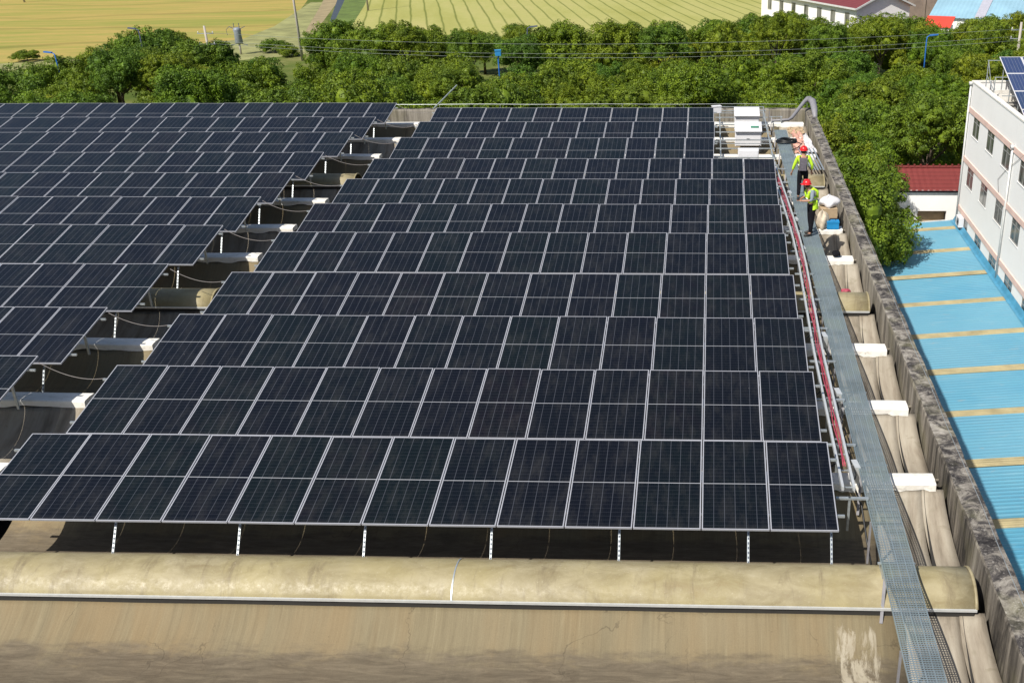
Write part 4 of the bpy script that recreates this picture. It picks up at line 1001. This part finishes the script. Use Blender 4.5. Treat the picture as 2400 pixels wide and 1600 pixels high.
# ------------------------------------------------------------------ poles, wires, lamps, transformer
def pole(x, y, h, label, arms=()):
    r = empty('utility_pole', (x, y, GZ), label, 'utility pole', 'concrete utility poles')
    b = MB(); b.tube([(0, 0, 0), (0, 0, h)], [.20, .11], 12); b.build('shaft', M['pole'], r, True)
    for z in arms:
        b = MB(); b.bar((-.9, 0, z), (.9, 0, z), .08, .08); b.build('crossarm', M['galv'], r)
        for s in (-.8, 0, .8):
            b = MB(); b.lathe((s, 0, z+.04), [(0, .03), (.05, .06), (.10, .035), (.15, .05), (.2, .02)], 8); b.build('insulator', M['invwhite'], r, True)
    return r
pole(-60.0, 132.8, 13.5, 'tall pale concrete pole standing at the left end of the tree belt', (12.6,))
pole(-69.5, 196, 12.0, 'second concrete pole farther out beside the field ditch', (11.3,))
pole(-150, 215, 9.0, 'small distant pole far out in the left wheat field', (8.4,))
PR = Vector((27.1, 86.5, GZ)); pole(PR.x, PR.y, 10.3, 'short visible top of a concrete pole above the white building', (9.6, 8.8))
def wire(a, c, sag, label):
    a, c = Vector(a), Vector(c)
    b = MB(); b.tube([a.lerp(c, s/30)+Vector((0, 0, -sag*(1-(2*s/30-1)**2))) for s in range(31)], .017, 5)
    tag(b.build('overhead_wire', M['wire'], None, True), label, 'wire', 'overhead wires across the tree belt')
wire((26.9, 86.4, -3.3), (-57, 98, -4.8), 1.3, 'highest overhead wire strung in front of the trees')
wire((26.4, 86.4, -4.0), (-57, 98, -5.6), 1.5, 'middle overhead wire strung in front of the trees')
wire((27.7, 86.4, -4.3), (-57, 98, -5.9), 1.6, 'lowest overhead wire strung in front of the trees')
pole(-57, 98, 8.9, 'short concrete pole among the trees that ends the three wires', (7.0, 8.1))
def lamp(x, y, z, kind, label, arm=1):
    r = empty('street_lamp', (x, y, GZ), label, 'street lamp', 'street lamps among the trees'); h = z-GZ
    b = MB(); b.tube([(0, 0, 0), (0, 0, h-.6), (.05*arm, 0, h-.15), (.35*arm, 0, h)], [.09, .07, .06, .05], 10); b.build('post', M['lampblue' if kind != 'grey' else 'lampgrey'], r, True)
    b = MB()
    if kind == 'box': b.obox((0, 0, h), (.52, .4, .46), (0, 0, .3)); b.obox((0, 0, h+.27), (.60, .46, .07), (0, 0, .3)); b.build('lamp_box', M['lampbox'], r)
    else: b.obox((.70*arm, 0, h+.04), (.85, .30, .12), (0, R_(-6)*arm, 0)); b.build('lamp_head', M['lampblue' if kind == 'blue' else 'lampgrey'], r)
LAMPS = [(-22.6, 84.5, -5.1, 'box', 'street lamp with a bright blue box on top, middle of the tree belt', 1, 1186, 140),
         (-22.0, 98.5, -4.4, 'grey', 'grey street lamp just showing above the back trees', 1, 1229, 93),
         (19.9, 94.5, -4.9, 'blue', 'blue painted street lamp with a curved arm in the right part of the belt', 1, 2150, 92),
         (-63.5, 96.5, -4.2, 'grey', 'grey street lamp over the big round trees on the left', -1, 330, 92),
         (-71.5, 93.5, -6.2, 'bluehead', 'leaning blue lamp at the left edge of the tree belt', -1, 170, 140)]
for x, y, z, kd, lb, arm, px, py in LAMPS: lamp(x, y, z, 'blue' if kd == 'bluehead' else kd, lb, arm)
r = empty('pole_transformer', (-71.4, 139.0, GZ), 'grey pole mounted transformer with insulators at the edge of the yellow field', 'transformer'); r.scale = (.78, .78, .95)
b = MB(); b.tube([(0, 0, 0), (0, 0, 2.2)], .18, 10); b.build('post', M['pole'], r, True)
b = MB(); b.lathe((0, 0, 1.6), [(0, .55), (.2, .72), (1.6, .62), (2.0, .72), (2.25, .65), (2.4, .3)], 14); b.build('tank', M['trans'], r, True)
b = MB()
for s in (-1, 1): b.bar((0, 0, 3.6), (s*1.5, .2, 4.1), .09, .09); b.bar((0, 0, 1.7), (s*1.6, 0, 1.4), .10, .10); b.lathe((s*.5, 0, 4.0), [(0, .10), (.3, .05), (.6, .09)], 8)
b.tube([(-1.5, .2, 4.1), (-2.2, .3, 3.6), (-2.1, .3, 2.8)], .04, 6); b.build('bushings', M['lampgrey'], r)

# ------------------------------------------------------------------ trees
def crown_mesh(seed, rx, rz, npuff, sprays=120, leaf=.30):
    g = np.random.default_rng(seed); V = []; 
    cen = []
    for i in range(npuff):
        while True:
            d = g.normal(size=3); d /= np.linalg.norm(d)
            if d[2] > -.55: break
        rr = g.uniform(.55, .98); c = d*np.array([rx, rx, rz])*rr; c[2] = c[2] if c[2] > 0 else c[2]*.75
        pr_ = g.uniform(.20, .42)*rx*(1.08-.25*rr)
        cen.append((c, pr_))
    quads = []
    for c, pr_ in cen:
        # every clump is built from leafy sprays, every spray from leaves
        m_ = int(26*(pr_/(.34*rx))**1.5)+8; sd = g.normal(size=(m_, 3)); sd[:, 2] = np.where(sd[:, 2] < -.6, -sd[:, 2], sd[:, 2]); sd /= np.linalg.norm(sd, axis=1)[:, None]
        sc_ = c+sd*pr_*g.uniform(.72, 1.02, size=(m_, 1)); sr = g.uniform(.22, .42, size=m_)*pr_
        per = max(6, int(sprays/26)); k = m_*per
        d = g.normal(size=(k, 3)); d /= np.linalg.norm(d, axis=1)[:, None]; d = d*.75+np.repeat(sd, per, axis=0)*.55; d /= np.linalg.norm(d, axis=1)[:, None]
        pos = np.repeat(sc_, per, axis=0)+d*np.repeat(sr, per)[:, None]*g.uniform(.7, 1.1, size=(k, 1))
        nrm = d+g.normal(size=(k, 3))*.36; nrm /= np.linalg.norm(nrm, axis=1)[:, None]
        t1 = np.cross(nrm, g.normal(size=(k, 3))); t1 /= np.linalg.norm(t1, axis=1)[:, None]; t2 = np.cross(nrm, t1)
        sz = g.uniform(.55, 1.3, size=(k, 1))*leaf
        q = np.stack([pos-t1*sz*.5-t2*sz*.16, pos-t2*sz*.36+t1*sz*.05, pos+t1*sz*.55, pos+t2*sz*.34, ], axis=1)
        quads.append(q)
        # inner foliage mass of the clump
        th = np.linspace(0, math.pi, 8); ph = np.linspace(0, 2*math.pi, 13)
        sph = np.array([[[math.sin(a)*math.cos(b_), math.sin(a)*math.sin(b_), math.cos(a)] for b_ in ph] for a in th])
        sp = c+sph*pr_*.52*(1+.10*np.sin(sph[..., :1]*7+c[0]*5)*np.sin(sph[..., 1:2]*8+c[1]*3))
        quads.append(np.stack([sp[:-1, :-1], sp[1:, :-1], sp[1:, 1:], sp[:-1, 1:]], axis=2).reshape(-1, 4, 3))
    q = np.concatenate(quads); n = len(q); me = bpy.data.meshes.new('crown')
    me.vertices.add(n*4); me.vertices.foreach_set('co', q.reshape(-1).astype(np.float32))
    me.loops.add(n*4); me.loops.foreach_set('vertex_index', np.arange(n*4, dtype=np.int32))
    me.polygons.add(n); me.polygons.foreach_set('loop_start', np.arange(0, n*4, 4, dtype=np.int32)); me.polygons.foreach_set('loop_total', np.full(n, 4, dtype=np.int32))
    me.materials.append(M['leaf']); me.update(); me.validate(); return me
def trunk_mesh(seed, h, spread):
    r = random.Random(seed); b = MB(); b.tube([(0, 0, 0), (r.uniform(-.1, .1), .05, h*.35), (0, r.uniform(-.1, .1), h*.62)], [.20, .16, .11], 8)
    for i in range(5):
        a = i*1.26+r.random(); b.tube([(0, 0, h*(.42+.04*i)), (math.cos(a)*spread*.35, math.sin(a)*spread*.35, h*.66), (math.cos(a)*spread*.6, math.sin(a)*spread*.6, h*.82)], [.09, .06, .025], 6)
    return b.mesh('trunk', M['bark'], True)
CR = [crown_mesh(11+i, 2.9, [2.3, 2.7, 2.1, 2.5, 2.9, 2.2, 2.6][i], [34, 42, 30, 38, 46, 34, 38][i], 900, .125) for i in range(7)]
TK = [trunk_mesh(i, 6.6, 2.6) for i in range(3)]
NEARC = crown_mesh(77, 2.9, 2.9, 52, 1000, .115)
ZM = {m_.name: max(v.co.z for v in m_.vertices) for m_ in CR+[NEARC]}
def tree(x, y, top, cr, label, group='trees of the belt beyond the factory', mesh=None, i=0):
    """top = z of crown top, cr = crown radius"""
    r = empty('tree', (x, y, GZ), label, 'tree', group, rng.uniform(0, 6.28))
    me = mesh or CR[i % 7]
    s = cr/2.9; sz = s*rng.uniform(.9, 1.12); zmax = ZM[me.name]
    c = link('crown', me, r, (0, 0, top-GZ-zmax*sz)); c.scale = (s, s, sz)
    t_ = link('trunk', TK[i % 3], r); k = (top-GZ-zmax*sz)/5.2; t_.scale = (s, s, max(.3, k))
    return r
TREES = [(-45.1,45.3,-6.55,2.53,0),(-42.1,45.3,-5.51,2.3,0),(-36.6,45.4,-4.58,2.97,0),(-25.8,47.2,-8.02,3.4,0),(-21.3,44.3,-7.9,2.55,0),(-17.3,46.9,-4.1,3.62,0),(-12.0,46.1,-4.76,2.45,0),(-6.1,47.2,-7.94,3.62,0),(-2.3,46.4,-4.15,2.78,0),(-52.0,54.1,-3.09,3.03,1),(-48.2,53.6,-3.17,2.97,1),(-41.9,53.3,-6.46,3.39,1),(-37.0,52.2,-4.52,3.38,1),(-31.8,50.9,-6.51,2.92,1),(-28.0,53.1,-4.49,2.36,1),(-23.0,51.0,-6.63,2.74,1),(-18.0,50.9,-5.2,2.83,1),(-12.1,51.6,-3.32,2.3,1),(-7.8,52.2,-6.71,3.46,1),(-3.4,52.9,-6.79,3.06,1),(3.0,54.1,-3.68,2.89,1),(13.0,54.1,-3.04,3.15,1),(18.8,52.9,-6.74,3.09,1),(-54.1,61.2,-6.36,2.72,2),(-49.8,61.1,-4.21,2.91,2),(-42.9,61.4,-6.59,2.97,2),(-38.5,59.4,-6.54,3.12,2),(-34.4,59.1,-3.68,3.41,2),(-29.3,60.8,-2.99,3.7,2),(-24.1,61.2,-6.26,3.2,2),(-17.4,58.8,-5.94,3.59,2),(-8.6,59.6,-6.89,2.38,2),(-1.9,61.3,-6.62,2.9,2),(8.3,58.8,-4.49,3.01,2),(13.1,60.4,-6.07,3.07,2),(18.7,60.1,-6.62,2.63,2),(-61.1,66.1,-6.53,2.52,3),(-56.1,68.8,-6.55,2.66,3),(-44.2,67.1,-3.17,3.26,3),(-40.1,69.0,-6.69,3.24,3),(-30.1,66.1,-5.48,3.66,3),(-24.7,67.4,-5.98,3.33,3),(-19.8,66.6,-4.31,3.62,3),(-13.9,69.1,-7.17,2.39,3),(-8.7,66.0,-4.84,3.69,3),(-3.5,66.1,-6.89,3.56,3),(3.1,66.0,-6.15,2.37,3),(11.5,69.1,-6.43,3.01,3),(17.9,66.1,-5.85,2.45,3),(-62.3,74.3,-6.93,3.37,4),(-58.5,73.5,-6.64,2.8,4),(-50.9,75.4,-6.21,2.9,4),(-47.0,73.3,-4.69,3.46,4),(-42.2,75.1,-6.46,3.29,4),(-34.8,76.0,-6.69,2.74,4),(-30.5,74.8,-5.3,3.37,4),(-25.0,76.6,-4.64,2.44,4),(-19.9,73.5,-5.05,2.35,4),(-14.3,76.3,-5.51,2.6,4),(-9.6,75.2,-5.66,3.35,4),(-3.9,74.1,-4.08,3.48,4),(2.1,74.7,-6.58,3.46,4),(6.1,73.9,-6.78,3.3,4),(11.9,76.0,-5.81,3.26,4),(18.3,76.0,-5.58,2.31,4),(-70.9,81.9,-5.71,3.56,5),(-64.8,82.6,-6.73,3.26,5),(-59.1,82.6,-3.87,2.6,5),(-54.7,83.4,-4.64,2.53,5),(-48.0,82.1,-6.93,3.09,5),(-42.2,83.8,-7.44,2.9,5),(-36.6,82.3,-5.99,3.15,5),(-32.9,81.4,-6.7,3.09,5),(-27.4,81.9,-4.64,3.2,5),(-20.6,81.5,-6.42,3.47,5),(-16.0,84.2,-5.57,3.6,5),(-9.6,84.2,-5.72,2.44,5),(-5.4,81.6,-6.55,3.16,5),(1.5,83.8,-5.26,3.43,5),(7.4,84.6,-4.87,3.65,5),(10.9,81.5,-6.31,2.82,5),(17.8,83.8,-6.84,2.86,5),(22.6,81.7,-4.63,2.82,5),(28.4,84.6,-3.43,2.4,5),(-73.2,92.6,-6.79,2.96,6),(-71.4,95,-6.59,3.6,6),(-67.7,97,-6.01,3.6,6),(-64.3,100,-4.36,4.6,6),(-61.5,91.9,-5.33,3.13,6),(-59.0,98,-5.2,4.0,6),(-55.3,91.5,-7.04,2.33,6),(-50.2,92.3,-6.47,3.58,6),(-46.6,112,-4.9,4.2,6),(-43.2,91.9,-6.91,2.51,6),(-42.8,113,-5.67,4.2,6),(-39.0,92.6,-5.97,2.6,6),(-33.7,90.9,-5.97,3.23,6),(-28.4,90.9,-6.88,2.83,6),(-21.0,90.0,-7.12,3.46,6),(-16.1,89.8,-6.28,3.59,6),(-11.8,89.9,-6.61,2.67,6),(-7.9,118,-6.04,3.8,6),(-5.4,91.9,-6.62,3.03,6),(-1.0,119,-5.77,4.0,6),(1.0,89.6,-6.72,3.2,6),(5.5,117,-5.17,4.0,6),(5.8,90.9,-6.03,3.65,6),(8.9,118,-5.69,3.6,6),(11.9,90.2,-5.4,3.32,6),(12.2,116,-5.97,3.8,6),(17.4,91.7,-7.16,3.38,6),(17.9,119,-5.34,4.2,6),(21.2,117,-4.84,4.3,6),(23.0,91.4,-4.84,2.38,6),(27.5,90.6,-5.71,2.33,6),(29.8,116,-5.27,4.2,6),(-63.6,99.1,-4.4,3.53,7),(-57.2,98.9,-5.67,2.37,7),(-52.3,98.3,-7.35,3.45,7),(-45.8,98.4,-8.53,2.46,7),(-40.7,100.4,-4.52,3.63,7),(-36.2,100.6,-3.83,2.39,7),(-29.1,101.3,-4.77,2.4,7),(-22.9,98.7,-5.08,2.66,7),(-19.2,100.9,-3.94,3.56,7),(-13.1,99.0,-3.53,3.63,7),(-7.5,99.5,-3.86,2.9,7),(-0.4,98.9,-3.75,2.99,7),(4.9,100.2,-3.01,2.5,7),(10.7,100.1,-3.88,3.08,7),(16.3,101.0,-3.4,2.71,7),(21.6,99.5,-4.58,2.67,7),(28.3,101.6,-3.79,3.38,7),(-71.5,109.8,-6.0,3.07,8),(-65.9,109.0,-5.74,3.59,8),(-48.2,109.8,-5.94,3.1,8),(-42.8,110.8,-5.8,2.96,8),(-36.1,108.8,-5.37,3.27,8),(-31.5,111.7,-6.02,2.53,8),(-24.8,110.4,-5.4,2.53,8),(-12.4,108.7,-4.98,2.77,8),(-6.8,110.0,-6.04,3.59,8),(-1.6,111.3,-5.13,2.89,8),(5.8,108.7,-4.0,3.36,8),(9.3,111.5,-4.8,3.49,8),(16.1,111.1,-5.4,2.78,8),(22.2,110.7,-5.34,3.41,8),(28.0,108.3,-4.68,3.38,8),(32.8,110.1,-4.24,2.47,8),(-74.0,118.7,-7.22,2.91,9),(-49.8,121.7,-6.68,2.39,9),(-39.0,119.3,-7.01,2.84,9),(-31.7,121.3,-7.67,2.6,9),(-26.9,119.7,-6.38,2.94,9),(-20.4,121.2,-6.74,3.37,9),(-13.9,121.0,-6.52,3.22,9),(-8.0,120.7,-7.22,2.57,9),(-3.5,120.6,-7.16,2.57,9),(3.9,119.5,-5.22,3.15,9),(8.2,119.3,-5.21,2.51,9),(14.1,118.3,-6.44,3.64,9),(25.9,120.3,-7.63,2.97,9),(32.9,121.4,-6.08,3.05,9),(38.8,119.8,-5.57,2.62,9)]
def tree_line(j): return ['front line', 'second line', 'third line', 'fourth line', 'fifth line', 'sixth line', 'seventh line', 'eighth line', 'ninth line', 'tenth line', 'eleventh line', 'twelfth line'][j]
cnt = {}
for i, (x, y, top, cr, j) in enumerate(TREES):
    k = cnt.get(j, 0); cnt[j] = k+1
    tree(x, y, top, cr, 'round leafy tree, %s from left, %s behind the roof' % (ORD[k] if k < len(ORD) else 'last', tree_line(j)), i=i)
tree(5.5, 38.0, -3.2, 3.5, 'large leafy tree leaning over the blue roof beside the factory parapet', 'trees beside the blue roof', NEARC, 1)
tree(4.9, 43.6, -2.6, 3.2, 'leafy tree just behind the one that overhangs the blue roof', 'trees beside the blue roof', NEARC, 2)
tree(6.6, 44.6, -3.4, 2.6, 'smaller leafy tree between the gatehouse and the overhanging tree', 'trees beside the blue roof', NEARC, 0)
# low scrub at the field edge
for k, (x, y, s, lb) in enumerate([(-67, 141, .8, 'dark green bush at the field edge left of the tall pole'), (-63.5, 137, .6, 'pale bush at the foot of the tall concrete pole'), (-100, 133, .7, 'low bush at the left edge beyond the trees'), (-79, 134, .5, 'low scrub bush right of the big round trees'), (-62.3, 150, .7, 'bush beside the field path behind the pole')]):
    r = empty('bush', (x, y, GZ), lb, 'bush', None, k*1.3); c = link('foliage', CR[k], r, (0, 0, .9*s)); c.scale = (s*.9, s*.9, s*.55)
    b = MB(); b.tube([(0, 0, 0), (.05, 0, 1.0*s)], [.06, .03], 6); b.build('stem', M['bark'], r)
